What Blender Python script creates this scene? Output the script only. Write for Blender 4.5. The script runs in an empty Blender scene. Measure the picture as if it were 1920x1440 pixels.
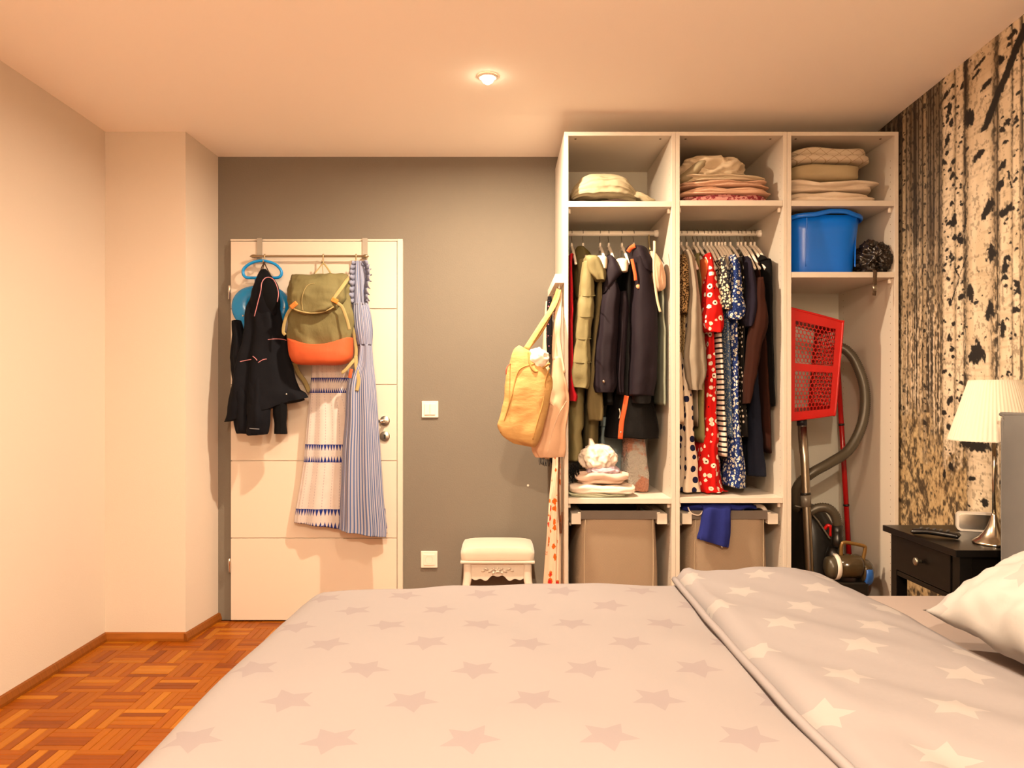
import bpy, bmesh, math, random
from mathutils import Vector, Matrix, noise as mn
SC = bpy.context.scene
# ---------------------------------------------------------------- camera, world, lights, exposure
F, VX, VY, CH = 1443.0, 938.0, 735.0, 1.193       # focal length in pixels, vanishing point, eye height
cam = bpy.data.cameras.new('camera'); co = bpy.data.objects.new('camera', cam); SC.collection.objects.link(co)
co.location = (0, 0, CH); co.rotation_euler = (math.pi/2, 0, 0)
cam.sensor_width = 36; cam.lens = 36*F/1920; cam.shift_x = (960-VX)/1920; cam.shift_y = (VY-720)/1920
cam.clip_start = .05; SC.camera = co
w = bpy.data.worlds.new('world'); SC.world = w; w.use_nodes = True
w.node_tree.nodes['Background'].inputs[0].default_value = (1, .8, .6, 1); w.node_tree.nodes['Background'].inputs[1].default_value = .0
SC.view_settings.view_transform = 'Standard'; SC.view_settings.look = 'None'; SC.view_settings.gamma = 1
SC.view_settings.use_curve_mapping = False; SC.view_settings.exposure = 1.06
SC.cycles.use_denoising = True; SC.cycles.max_bounces = 10; SC.cycles.diffuse_bounces = 7
CEIL = 2.452
SPOTS_AND_FILL = [(-.05, 3.07, 36), (-.05, 1.85, 14), (-.05, -.62, 118)]     # ceiling downlights (first in frame); the last an unseen fill added for bounce light
for i, (x, y, e) in enumerate(SPOTS_AND_FILL):
    l = bpy.data.lights.new('downlight_and_fill_beam', 'AREA'); l.shape = 'DISK'; l.size = .06; l.spread = math.radians(176); l.energy = e; l.color = (1, .79, .56)
    o = bpy.data.objects.new('downlight_and_fill_beam', l); SC.collection.objects.link(o); o.location = (x, y, CEIL-.034)

# ---------------------------------------------------------------- helpers
def P(px, py, d): return Vector(((px-VX)*d/F, d, CH+(VY-py)*d/F))
def XX(px, d): return (px-VX)*d/F
def ZZ(py, d): return CH+(VY-py)*d/F
ORG = {}
def obj(name, verts, faces, mat, parent=None, smooth=True, uvs=None, loc=None, mats=None, fm=None):
    me = bpy.data.meshes.new(name)
    vs = [Vector(v) for v in verts]
    if parent is not None: org = ORG[parent.name]
    elif loc is not None: org = Vector(loc)
    else:
        n = len(vs); org = Vector((sum(v.x for v in vs)/n, sum(v.y for v in vs)/n, min(v.z for v in vs)))
    me.from_pydata([tuple(v-org) for v in vs], [], faces)
    for m in (mats or [mat]): me.materials.append(m)
    if fm: me.polygons.foreach_set('material_index', fm)
    if smooth: me.polygons.foreach_set('use_smooth', [True]*len(me.polygons))
    if uvs is not None:
        ul = me.uv_layers.new(name='UVMap')
        ul.data.foreach_set('uv', [c for p in me.polygons for li in p.vertices for c in uvs[li]])
    me.update()
    o = bpy.data.objects.new(name, me); SC.collection.objects.link(o)
    if parent is not None: o.parent = parent
    else: o.location = org
    ORG[o.name] = org
    return o
def tag(o, label=None, cat=None, group=None, kind=None):
    for k, v in (('label', label), ('category', cat), ('group', group), ('kind', kind)):
        if v: o[k] = v
    return o
def thing(name, label, cat, loc, group=None):
    o = bpy.data.objects.new(name, None); SC.collection.objects.link(o); o.location = loc; o.empty_display_size = .05
    ORG[o.name] = Vector(loc)
    return tag(o, label, cat, group)
def struct(o): o['kind'] = 'structure'; return o
class MB:
    """collects boxes and arbitrary pieces into one mesh"""
    def __init__(s): s.v, s.f = [], []
    def add(s, v, f):
        n = len(s.v); s.v += [Vector(q) for q in v]; s.f += [tuple(i+n for i in q) for q in f]; return s
    def box(s, x0, x1, y0, y1, z0, z1, bev=0.0):
        if bev <= 0:
            v = [(x, y, z) for z in (z0, z1) for y in (y0, y1) for x in (x0, x1)]
            return s.add(v, [(0,2,3,1), (4,5,7,6), (0,1,5,4), (2,6,7,3), (0,4,6,2), (1,3,7,5)])
        bm = bmesh.new(); bmesh.ops.create_cube(bm, size=1)
        for q in bm.verts: q.co = Vector(((x0+x1)/2+q.co.x*(x1-x0), (y0+y1)/2+q.co.y*(y1-y0), (z0+z1)/2+q.co.z*(z1-z0)))
        bmesh.ops.bevel(bm, geom=bm.edges[:], offset=bev, segments=2, profile=.5, affect='EDGES')
        bm.verts.index_update()
        s.add([q.co.copy() for q in bm.verts], [tuple(q.index for q in fc.verts) for fc in bm.faces]); bm.free(); return s
    def prism(s, poly, a0, a1, axis='y'):
        """closed outline extruded along an axis"""
        n = len(poly)
        def mk(a, p): return {'y': (p[0], a, p[1]), 'x': (a, p[0], p[1]), 'z': (p[0], p[1], a)}[axis]
        v = [mk(a0, p) for p in poly]+[mk(a1, p) for p in poly]
        f = [tuple(range(n))[::-1], tuple(range(n, 2*n))]+[(i, (i+1) % n, n+(i+1) % n, n+i) for i in range(n)]
        return s.add(v, f)
    def make(s, name, mat, parent=None, smooth=False, loc=None): 
        o = obj(name, s.v, s.f, mat, parent, smooth, loc=loc)
        bm = bmesh.new(); bm.from_mesh(o.data); bmesh.ops.recalc_face_normals(bm, faces=bm.faces); bm.to_mesh(o.data); bm.free()
        return o
def box(name, x0, x1, y0, y1, z0, z1, mat, parent=None, bev=.0, loc=None): return MB().box(x0, x1, y0, y1, z0, z1, bev).make(name, mat, parent, False, loc)
def cr(pts, sub):
    """Catmull-Rom through tuples of any length"""
    if len(pts) < 3 and sub > 1:
        a, b = pts[0], pts[-1]; return [tuple(x+(y-x)*i/sub for x, y in zip(a, b)) for i in range(sub+1)]
    out = []; n = len(pts)
    for i in range(n-1):
        p0, p1, p2, p3 = pts[max(i-1, 0)], pts[i], pts[i+1], pts[min(i+2, n-1)]
        for k in range(sub):
            t = k/sub
            out.append(tuple(.5*(2*b+(c-a)*t+(2*a-5*b+4*c-d)*t*t+(3*b-a-3*c+d)*t**3) for a, b, c, d in zip(p0, p1, p2, p3)))
    out.append(tuple(pts[-1])); return out
def tube_geo(pts, r, n=8, sub=6, closed=False, flat=None):
    pts = [tuple(p) for p in pts]
    if sub > 1 and len(pts) > 2:
        if closed:
            m = len(pts); pts = cr([pts[-1]]+pts+[pts[0], pts[1]], sub)[sub:-sub-0]; pts = pts[:m*sub]
        else: pts = cr(pts, sub)
    pts = [Vector(p) for p in pts]; m = len(pts); v, f = [], []
    up = None
    for i, p in enumerate(pts):
        a = pts[(i-1) % m] if closed or i > 0 else p; b = pts[(i+1) % m] if closed or i < m-1 else p
        t = (b-a).normalized() if (b-a).length > 1e-9 else Vector((0, 0, 1))
        if up is None:
            up = Vector((0, 0, 1)) if abs(t.z) < .9 else Vector((0, 1, 0))
            if flat is not None: up = Vector(flat)
        s1 = t.cross(up)
        if s1.length < 1e-6: s1 = t.orthogonal()
        s1.normalize(); u1 = s1.cross(t).normalized()
        if flat is None: up = u1
        rr = r(i/(m-1), i) if callable(r) else r
        ra, rb = rr if isinstance(rr, tuple) else (rr, rr)
        for k in range(n):
            q = 2*math.pi*k/n; v.append(p+s1*math.cos(q)*ra+u1*math.sin(q)*rb)
    for i in range(m if closed else m-1):
        j = (i+1) % m
        for k in range(n): f.append((i*n+k, i*n+(k+1) % n, j*n+(k+1) % n, j*n+k))
    if not closed: f += [tuple(range(n))[::-1], tuple(range((m-1)*n, m*n))]
    return v, f
def tube(name, pts, r, mat, parent=None, n=8, sub=6, closed=False, flat=None, loc=None):
    v, f = tube_geo(pts, r, n, sub, closed, flat); return obj(name, v, f, mat, parent, loc=loc)
def lathe(name, prof, c, mat, parent=None, n=32, axis='z', ripple=0, rn=0, loc=None, cap=True):
    """prof = [(radius, height)], around an axis through c"""
    v, f = [], []; c = Vector(c)
    for (r, h) in prof:
        for k in range(n):
            q = 2*math.pi*k/n; rr = r*(1+ripple*math.cos(rn*q)); a, b = rr*math.cos(q), rr*math.sin(q)
            v.append(c+Vector({'z': (a, b, h), 'y': (a, h, b), 'x': (h, a, b)}[axis]))
    m = len(prof)
    for i in range(m-1):
        for k in range(n): f.append((i*n+k, i*n+(k+1) % n, (i+1)*n+(k+1) % n, (i+1)*n+k))
    if cap: f += [tuple(range(n))[::-1], tuple(range((m-1)*n, m*n))]
    return obj(name, v, f, mat, parent, loc=loc)
def se(c, p): return math.copysign(abs(c)**(2.0/p), c)
def loft(name, rings, mat, parent=None, n=48, folds=0, amp=0.0, seed=0, p=2.0, sub=6, wob=0.0, wf=9.0, axis='z', top='cap', bot='hollow', tw=.6, smooth=True, loc=None, fgrow=True, mats=None):
    """soft tube through rings (cx, cy, cz, rx, ry[, tilt]) stacked along z (or x): cloth, bags, sleeves.
    folds / amp press vertical folds into it, wob adds uneven noise, tilt raises the +x side of a ring."""
    rnd = random.Random(seed); R = cr([tuple(r)+(0,)*(6-len(r)) for r in rings], sub); m = len(R)
    ph = [rnd.uniform(0, 6.28) for _ in range(5)]; v, f, uv = [], [], []
    for i, (cx, cy, cz, rx, ry, tl) in enumerate(R):
        g = i/(m-1)
        for k in range(n+1):
            t = 2*math.pi*k/n; c, s = se(math.cos(t), p), se(math.sin(t), p)
            a = amp*((.35+.65*g) if fgrow else 1)
            o = a*(math.sin(folds*t+ph[0]+tw*g*3)+.55*math.sin((folds*1.6//1)*t+ph[1]-tw*2*g)+.3*math.sin((folds*2+1)*t+ph[2])) if folds else 0
            q = Vector((cx+c*max(rx+o*min(1, rx/.05), .001), cy+s*max(ry+o, .001), cz+tl*c*max(rx, .02)))
            if wob:
                nv = mn.noise_vector(q*wf+Vector((seed*3.1, seed*1.7, 0))); nv2 = mn.noise_vector(q*wf*2.7+Vector((0, seed, 0)))
                q += (nv+nv2*.4)*wob*min(1, .25+3*min(g, 1-g)) if False else (nv+nv2*.4)*wob
            if k == n: q = v[i*(n+1)]
            v.append(q); uv.append((k/n, q.z))
    W = n+1
    for i in range(m-1):
        for k in range(n): f.append((i*W+k, i*W+k+1, (i+1)*W+k+1, (i+1)*W+k))
    def cap(i, mode, sgn):
        cx, cy, cz, rx, ry, tl = R[i]; base = len(v); c = Vector((cx, cy, cz))
        if mode == 'open': return
        if mode == 'hollow':
            nb = R[min(max(i-2*sgn if False else (i-2 if i > 1 else i+2), 0), m-1)]; dv = Vector((nb[0]-cx, nb[1]-cy, nb[2]-cz))
            for k in range(W):
                q = v[i*W+k]; v.append(c+(q-c)*.82+dv*.5); uv.append(uv[i*W+k])
            for k in range(n): f.append((i*W+k, i*W+k+1, base+k+1, base+k))
            cc = len(v); v.append(c+dv); uv.append((.5, cz)); 
            for k in range(n): f.append((base+k, base+k+1, cc))
        else:
            cc = len(v); v.append(c); uv.append((.5, cz))
            for k in range(n): f.append((i*W+k, i*W+k+1, cc))
    cap(0, top, 1); cap(m-1, bot, -1)
    if axis == 'x':     # built along z, laid down along x: (x,y,z) -> rings given as (cz, cy, cx, rz, ry)
        v = [Vector((q.z, q.y, q.x)) for q in v]
    if axis == 'y':     # rings given as (cx, cz, cy, rx, rz)
        v = [Vector((q.x, q.z, q.y)) for q in v]
    o = obj(name, v, f, mat, parent, smooth, uv, loc, mats)
    bm = bmesh.new(); bm.from_mesh(o.data); bmesh.ops.remove_doubles(bm, verts=bm.verts, dist=1e-5); bmesh.ops.recalc_face_normals(bm, faces=bm.faces); bm.to_mesh(o.data); bm.free()
    return o
def crumple(name, c, r, mat, parent=None, seed=0, amp=.25, fr=2.0, lv=4, flat_z=None, rot=0, p=2.0, loc=None, stretch=(1, 1, 1)):
    """crumpled ball of cloth: an icosphere pushed into ridged creases, flat where it lies on something"""
    bm = bmesh.new(); bmesh.ops.create_icosphere(bm, subdivisions=lv, radius=1); v = []
    for q in bm.verts:
        d = q.co.normalized(); d = Vector((se(d.x, p), se(d.y, p), se(d.z, p))) if p != 2 else d
        s = Vector((d.x*fr*stretch[0], d.y*fr*stretch[1], d.z*fr*stretch[2]))+Vector((seed*7.3, seed*2.1, seed*.7))
        a = (1-abs(mn.noise(s))*2)*.6+(1-abs(mn.noise(s*2.3))*2)*.3+mn.noise(s*5)*.15
        k = 1+amp*(a-.35); d = d*k
        x, y = d.x*r[0], d.y*r[1]
        v.append(Vector((c[0]+x*math.cos(rot)-y*math.sin(rot), c[1]+x*math.sin(rot)+y*math.cos(rot), c[2]+d.z*r[2])))
    if flat_z is not None:
        for q in v:
            if q.z < flat_z: q.z = flat_z+.0005*(q.z-flat_z)
    f = [tuple(q.index for q in fc.verts) for fc in bm.faces]; bm.free()
    return obj(name, v, f, mat, parent, loc=loc)
# ---------------------------------------------------------------- node expressions
class E:
    def __init__(s, m, k): s.m, s.k = m, k
    def op(s, o, b=None, c=None):
        n = s.m.nt.nodes.new('ShaderNodeMath'); n.operation = o
        for i, q in enumerate((s, b, c)):
            if q is None: continue
            if isinstance(q, E): s.m.nt.links.new(q.k, n.inputs[i])
            else: n.inputs[i].default_value = q
        return E(s.m, n.outputs[0])
    def __add__(s, b): return s.op('ADD', b)
    __radd__ = __add__
    def __sub__(s, b): return s.op('SUBTRACT', b)
    def __rsub__(s, b): return (s*-1)+b
    def __mul__(s, b): return s.op('MULTIPLY', b)
    __rmul__ = __mul__
    def __truediv__(s, b): return s.op('DIVIDE', b)
    def abs(s): return s.op('ABSOLUTE')
    def fr(s): return s.op('FRACT')
    def fl(s): return s.op('FLOOR')
    def lt(s, b): return s.op('LESS_THAN', b)
    def gt(s, b): return s.op('GREATER_THAN', b)
    def mx(s, b): return s.op('MAXIMUM', b)
    def mi(s, b): return s.op('MINIMUM', b)
    def sin(s): return s.op('SINE')
    def cos(s): return s.op('COSINE')
    def sqrt(s): return s.op('SQRT')
    def mod(s, b): return s.op('FLOORED_MODULO', b)
    def sm(s, a, b):
        n = s.m.nt.nodes.new('ShaderNodeMapRange'); n.interpolation_type = 'SMOOTHSTEP'; s.m.nt.links.new(s.k, n.inputs[0])
        if a < b: n.inputs[1].default_value, n.inputs[2].default_value, n.inputs[3].default_value, n.inputs[4].default_value = a, b, 0, 1
        else: n.inputs[1].default_value, n.inputs[2].default_value, n.inputs[3].default_value, n.inputs[4].default_value = b, a, 1, 0
        return E(s.m, n.outputs[0])
class M:
    def __init__(s, name):
        s.mat = bpy.data.materials.new(name); s.mat.use_nodes = True; s.nt = s.mat.node_tree; s.b = s.nt.nodes['Principled BSDF']
        s.tc = s.nt.nodes.new('ShaderNodeTexCoord')
    def sep(s, k):
        n = s.nt.nodes.new('ShaderNodeSeparateXYZ'); s.nt.links.new(k, n.inputs[0]); return [E(s, q) for q in n.outputs]
    def ob(s): return s.sep(s.tc.outputs['Object'])
    def uv(s): return s.sep(s.tc.outputs['UV'])[:2]
    def vec(s, x, y, z=0.0):
        n = s.nt.nodes.new('ShaderNodeCombineXYZ')
        for i, q in enumerate((x, y, z)):
            if isinstance(q, E): s.nt.links.new(q.k, n.inputs[i])
            else: n.inputs[i].default_value = q
        return n.outputs[0]
    def noise(s, scale, v=None, detail=3, rough=.5):
        n = s.nt.nodes.new('ShaderNodeTexNoise'); s.nt.links.new(v or s.tc.outputs['Object'], n.inputs['Vector'])
        n.inputs['Scale'].default_value = scale; n.inputs['Detail'].default_value = detail; n.inputs['Roughness'].default_value = rough
        return E(s, n.outputs[0])
    def vor(s, scale, v=None, rnd=1.0, feat='F1'):
        n = s.nt.nodes.new('ShaderNodeTexVoronoi'); n.feature = feat; s.nt.links.new(v or s.tc.outputs['Object'], n.inputs['Vector'])
        n.inputs['Scale'].default_value = scale; n.inputs['Randomness'].default_value = rnd
        c = s.nt.nodes.new('ShaderNodeSeparateColor'); s.nt.links.new(n.outputs['Color'], c.inputs[0])
        return E(s, n.outputs['Distance']), E(s, c.outputs[0])
    def mix(s, f, a, b):
        n = s.nt.nodes.new('ShaderNodeMix'); n.data_type = 'RGBA'
        for i, q in ((0, f), (6, a), (7, b)):
            if isinstance(q, E): s.nt.links.new(q.k, n.inputs[i])
            elif isinstance(q, (tuple, list)): n.inputs[i].default_value = tuple(q)+((1,) if len(q) == 3 else ())
            elif isinstance(q, (int, float)): n.inputs[i].default_value = q
            else: s.nt.links.new(q, n.inputs[i])
        return n.outputs[2]
    def col(s, k):
        if isinstance(k, (tuple, list)): s.b.inputs['Base Color'].default_value = tuple(k)+(1,)
        else: s.nt.links.new(k, s.b.inputs['Base Color'])
        return s
    def bump(s, h, st=.3, dist=.01):
        n = s.nt.nodes.new('ShaderNodeBump'); n.inputs['Strength'].default_value = st; n.inputs['Distance'].default_value = dist
        s.nt.links.new(h.k, n.inputs['Height']); s.nt.links.new(n.outputs[0], s.b.inputs['Normal']); return s
    def set(s, **k):
        for a, q in k.items(): s.b.inputs[a.replace('_', ' ')].default_value = q
        return s
def H(h):
    """sRGB hex to linear"""
    c = [int(h[i:i+2], 16)/255 for i in (0, 2, 4)]
    return tuple(q/12.92 if q <= .04045 else ((q+.055)/1.055)**2.4 for q in c)
def plain(name, c, rough=.5, metal=0.0, var=0.0, nb=0.0, ns=40, **k):
    m = M(name); c = H(c) if isinstance(c, str) else c
    if var: m.col(m.mix(m.noise(6, detail=4), tuple(q*(1-var) for q in c), tuple(min(1, q*(1+var)) for q in c)))
    else: m.col(c)
    m.set(Roughness=rough, Metallic=metal)
    if nb: m.bump(m.noise(ns, detail=4), nb)
    m.set(**k); return m.mat
def fab(name, c, weave=220, var=.12, crease=.25, rough=.92, sheen=.0):
    """plain cloth: faint colour unevenness, a weave and soft creases in the bump"""
    m = M(name); c = H(c) if isinstance(c, str) else c
    m.col(m.mix(m.noise(14, detail=5), tuple(q*(1-var) for q in c), tuple(min(1, q*(1+var)) for q in c)))
    x, y, z = m.ob()
    m.set(Roughness=rough, Sheen_Weight=sheen); m.b.inputs['Specular IOR Level'].default_value = .2
    m.bump(m.noise(1, m.vec(x*22, y*22, z*9), 4)*crease+m.noise(weave, detail=1)*.04, .55, .012); return m.mat
def fabx(name, fn, crease=.25, rough=.9):
    m = M(name); m.col(fn(m)); x, y, z = m.ob(); m.set(Roughness=rough); m.b.inputs['Specular IOR Level'].default_value = .2
    m.bump(m.noise(1, m.vec(x*22, y*22, z*9), 4)*crease+m.noise(220, detail=1)*.04, .5, .012); return m.mat
# ---------------------------------------------------------------- room shell
XL, YB, YF = -1.90, 4.03, -.9
def RX(y): return 1.749+.057*(y-2.57)            # the mural wall, a little out of square
m_wall = M('warm white wall paint'); m_wall.col(H('CEC2B4')).set(Roughness=.85); m_wall.bump(m_wall.noise(160, detail=3), .12, .004); m_wall = m_wall.mat
m_grey = M('taupe grey wall paint'); m_grey.col(m_grey.mix(m_grey.noise(3, detail=3), H('6E665B'), H('736B5F'))).set(Roughness=.8); m_grey.bump(m_grey.noise(190, detail=3), .25, .004); m_grey = m_grey.mat
m_ceil = plain('ceiling paint', 'FAF4EC', .9, nb=.08, ns=200)
struct(box('floor', XL-.1, 2.1, YF-.1, YB+.1, -.08, -.012, plain('dark parquet bed', '2E1706', .6)))
struct(box('wall_left', XL-.1, XL, YF, YB+.1, 0, 2.6, m_wall))
struct(box('wall_back', XL-.1, 2.0, YB, YB+.1, 0, 2.6, m_grey))
struct(box('wall_front', XL-.1, 2.0, YF-.1, YF, 0, 2.6, m_wall))
cz = [(YF-.1, CEIL+.004), (2.7, CEIL+.003), (3.5, CEIL-.003), (3.7, 2.444), (YB+.1, 2.419)]
mb = MB(); n = len(cz)
mb.add([(x, y, z+dz) for dz in (0, .12) for (y, z) in cz for x in (XL-.1, 2.1)],
       [(2*i, 2*i+1, 2*i+3, 2*i+2) for i in range(n-1)]+[(2*n+2*i, 2*n+2*i+2, 2*n+2*i+3, 2*n+2*i+1) for i in range(n-1)])
struct(mb.make('ceiling', m_ceil))
# boxed-in column in the far corner
struct(MB().prism([(XL-.05, 3.70), (-1.513, 3.70), (-1.475, YB+.02), (XL-.05, YB+.02)], 0, 2.5, 'z').make('wall_column', m_wall))
# ---- birch forest wallpaper: a flat print, its colours kept on the wall's own fine grid
import numpy as np
def vn(y, z, fy, fz, seed, octv=3, rough=.55):
    """value noise on arrays, 0..1"""
    r = np.random.RandomState(seed); T = r.rand(256, 256); out = 0; a = 1; tot = 0
    for k in range(octv):
        u, v = y*fy*2**k+17.3*seed % 91, z*fz*2**k+5.1*seed % 57
        iu, iv = np.floor(u).astype(int), np.floor(v).astype(int); fu, fv = u-iu, v-iv
        fu, fv = fu*fu*(3-2*fu), fv*fv*(3-2*fv)
        g = lambda i, j: T[(iu+i) % 256, (iv+j) % 256]
        out = out+a*((g(0, 0)*(1-fu)+g(1, 0)*fu)*(1-fv)+(g(0, 1)*(1-fu)+g(1, 1)*fu)*fv); tot += a; a *= rough
    return out/tot
def sst(x, a, b):
    t = np.clip((x-a)/(b-a), 0, 1); return t*t*(3-2*t)
def wall_d(px): return 1.6025/((px-VX)/F-.057)
def mural_colours(y, z):
    dark, mid, tan, pale, wht = [np.array(H(q)) for q in ('120D09', '4C3E2B', '8A765A', 'B8A382', 'D8C9AF')]
    def mx(f, c, d): f = np.asarray(f)[..., None]; return c*(1-f)+d*f
    fine = vn(y, z, 90, 70, 1)-.5; big = vn(y, z, 6, 5, 2)-.5
    st = vn(y, z, 46, .7, 3, 3); fl = vn(y, z, 110, 60, 4, 2); th = vn(y, z, 120, 1.2, 5, 2)
    c = np.zeros(y.shape+(3,))+mid
    c = mx(sst(st, .35, .62), c, tan)
    c = mx(sst(z+big*.8, 1.55, 2.15)*.65, c, np.array(H('3D3023')))
    bright = 1-sst(z+big*.9, 1.45, 2.0)
    c = mx(sst(st+fine*.3, .42, .6)*bright*.8, c, pale)
    c = mx(sst(th, .55, .62)*(.25+.75*bright)*.8, c, wht*.9)
    c = mx(sst(1-th, .58, .66)*.75, c, dark)
    c = mx(sst(fl, .56, .66)*.8, c, dark)
    c = mx(sst(1-fl, .62, .7)*.55*bright, c, wht)
    l1 = vn(y, z, 70, 46, 6, 3, .7); l2 = vn(y, z, 12, 9, 7, 3)
    g = mx(sst(l1*.6+l2*.6, .45, .75), np.array(H('4E3F29')), np.array(H('AD946A')))+0*c
    g = mx(sst(l1, .56, .68)*.85, g, np.array(H('BCA57C'))); g = mx(sst(1-l1, .56, .68)*.8, g, np.array(H('3A2E20')))
    c = mx(1-sst(z+(l2-.5)*.5-(y-3.0)*.35, .9, 1.08), c, g)
    rs = np.random.RandomState(11)
    def stamp(c, u, v, k, col=dark, shape='eye'):
        m = (np.abs(u) < 2) & (np.abs(v) < 2)
        if not m.any(): return c
        uu, vv, jj = u[m], v[m], fine[m]
        if shape == 'brow': vv = vv+.7*uu*uu-.25; 
        if shape == 'tri': uu = uu/np.clip(.75-.5*vv, .12, 2)
        c[m] = mx((1-sst(np.sqrt(uu*uu+vv*vv)+jj*k, .8, 1.05)), c[m], col); return c
    def trunk(c, yc, w, z0=-1, marks=30, ms=.012, edge=.25, tint=wht, lean=0.0, sd=0, al=1.0, rim=.7):
        u = (y-yc+(z-1.2)*lean+(vn(z, y*0, 3, 1, 40+sd)-.5)*w*.5)/w
        k = 1-sst(np.abs(u)+fine*.25, 1-edge*.5, 1+edge*.5)
        if z0 > 0: k = k*sst(z+fine*.25, z0-.05, z0+.05)
        b = mx(sst(vn(y, z, 18, 6, 50+sd), .35, .7)*.5, tint+0*c, pale)
        b = mx(sst(np.abs(u), .5, 1.0)*.6, b, tan)
        b = mx(sst(vn(y, z, 9, 90, 60+sd, 3), .55, .75)*.3, b, tan)
        b = mx(sst(vn(y, z, 80, 70, 70+sd, 3), .60, .68)*.5, b, mid)
        for i in range(marks):
            mu, mz, s = rs.uniform(-.95, .95), rs.uniform(max(z0, .1), 2.5), ms*rs.choice([.45, .6, .8, 1.1, 1.7], p=[.3, .3, .2, .14, .06])
            sh = rs.choice(['eye', 'brow', 'tri'], p=[.4, .35, .25]); sl = rs.uniform(-.5, .5)
            yy = y-(yc+mu*w)+(z-1.2)*lean
            b = stamp(b, yy/(s*1.7), (z-mz+yy*sl*.5)/(s*.8), 1.0, dark, sh)
        b = mx(sst(np.abs(u)+fine*.5, .86, .98)*rim, b, dark)
        return mx(k*al, c, b)
    sd = 0
    for yc, wd, n in ((3.465, .012, 30), (3.425, .016, 60), (3.375, .010, 40), (3.335, .015, 50), (3.285, .010, 40), (3.24, .013, 50), (3.185, .011, 40), (3.135, .012, 40), (2.2, .03, 30), (1.98, .03, 30), (1.62, .035, 30), (1.25, .03, 30), (.5, .03, 30)):
        sd += 1; c = trunk(c, yc, wd, .95 if yc > 3.1 else .7, n, .008, .5, tint=pale*(1.0 if sd % 2 else .72), sd=sd, al=.85 if yc in (3.425, 3.24) or yc < 3 else .45*sst(vn(y, z, 8, 1.6, 90+sd, 2), .4, .7), rim=.7 if yc < 3 else .25)
    for yc, wd, n, ms in ((3.05, .050, 80, .011), (2.968, .030, 56, .010), (2.672, .040, 64, .012), (2.612, .022, 60, .009), (2.548, .028, 70, .010), (2.47, .03, 40, .012), (2.40, .02, 30, .01),
                          (2.12, .075, 60, .022), (1.78, .05, 50, .016), (1.45, .08, 60, .022), (1.05, .06, 50, .018), (.75, .08, 60, .022), (.25, .07, 50, .02), (-.2, .08, 50, .02), (-.6, .06, 40, .02)):
        sd += 1; c = trunk(c, yc, wd, .93 if yc > 2.8 else .6, n, ms, .2, sd=sd)
    c = trunk(c, 2.835, .090, .5, 46, .006, .08, sd=33)
    for px, py, hh, ww, sl, sh in ((1835, 290, .020, .034, .6, 'eye'), (1854, 388, .036, .046, .9, 'tri'), (1858, 474, .036, .028, .5, 'tri'), (1819, 548, .036, .026, -.4, 'eye'), (1856, 580, .040, .028, .5, 'tri'), (1831, 661, .050, .062, 0, 'tri'), (1850, 158, .013, .034, .5, 'eye'), (1836, 120, .009, .046, .5, 'eye'), (1830, 140, .007, .03, .5, 'eye'),
                               (1830, 836, .026, .085, 0, 'eye'), (1822, 898, .010, .026, .2, 'eye'), (1846, 943, .016, .024, .2, 'eye'), (1782, 752, .022, .022, 0, 'brow'), (1779, 799, .016, .016, .2, 'eye'), (1783, 875, .018, .016, 0, 'brow'), (1771, 888, .034, .010, .2, 'eye'), (1789, 416, .030, .024, 0, 'brow'), (1818, 220, .038, .030, -.3, 'eye'), (1776, 265, .026, .020, .6, 'brow'), (1880, 310, .016, .022, .5, 'brow'), (1875, 347, .018, .022, .7, 'eye'), (1884, 496, .034, .020, .8, 'tri'), (1880, 615, .036, .018, .7, 'tri'), (1782, 478, .022, .016, .5, 'tri'), (1786, 330, .016, .018, .3, 'brow'), (1780, 205, .032, .020, .3, 'eye'), (1783, 230, .016, .014, .3, 'eye'), (1790, 445, .014, .014, .3, 'eye'), (1776, 286, .012, .012, 0, 'eye'), (1788, 302, .012, .014, 0, 'eye'), (1782, 565, .018, .014, 0, 'tri'), (1780, 632, .018, .016, 0, 'tri')):
        d0 = wall_d(px); z0 = CH+(VY-py)*d0/F; c = stamp(c, (y-d0)/(ww*1.2), (z-z0+(y-d0)*sl*.45)/(hh*.9), 1.3, dark, sh)
    for a, b, wd in (((1926, 40), (1866, 190), .030), ((1868, 185), (1845, 245), .030), ((1812, 410), (1798, 470), .004), ((1812, 480), (1785, 562), .005), ((1789, 500), (1800, 522), .004), ((1890, 320), (1896, 352), .004)):
        da, db = wall_d(a[0]), wall_d(b[0]); za, zb = CH+(VY-a[1])*da/F, CH+(VY-b[1])*db/F
        t = (z-za)/(zb-za); off = np.abs(y-da-t*(db-da))+fine*.02
        c = mx((1-sst(off, wd*.8, wd*1.1))*(t > -.02)*(t < 1.02), c, dark)
    return c
y0, y1, ys = YF-.1, YB+.05, 2.45
ya = np.concatenate([np.linspace(y0, ys, 240)[:-1], np.linspace(ys, 3.52, 285), np.linspace(3.52, y1, 40)[1:]]); za = np.concatenate([np.linspace(0, .28, 30)[:-1], np.linspace(.28, 2.5, 740)])
Y, Z = np.meshgrid(ya, za, indexing='ij'); ny, nz = Y.shape
V = np.stack([RX(Y), Y, Z], -1).reshape(-1, 3); I = np.arange(ny*nz).reshape(ny, nz)
Fq = np.stack([I[:-1, :-1], I[1:, :-1], I[1:, 1:], I[:-1, 1:]], -1).reshape(-1, 4)
me = bpy.data.meshes.new('wall_right'); me.vertices.add(len(V)); me.vertices.foreach_set('co', V.ravel().astype(np.float32))
me.loops.add(Fq.size); me.loops.foreach_set('vertex_index', Fq.ravel().astype(np.int32)); me.polygons.add(len(Fq)); me.polygons.foreach_set('loop_start', np.arange(0, Fq.size, 4, dtype=np.int32))
me.update(calc_edges=True)
ca = me.color_attributes.new('print', 'FLOAT_COLOR', 'POINT')
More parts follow.
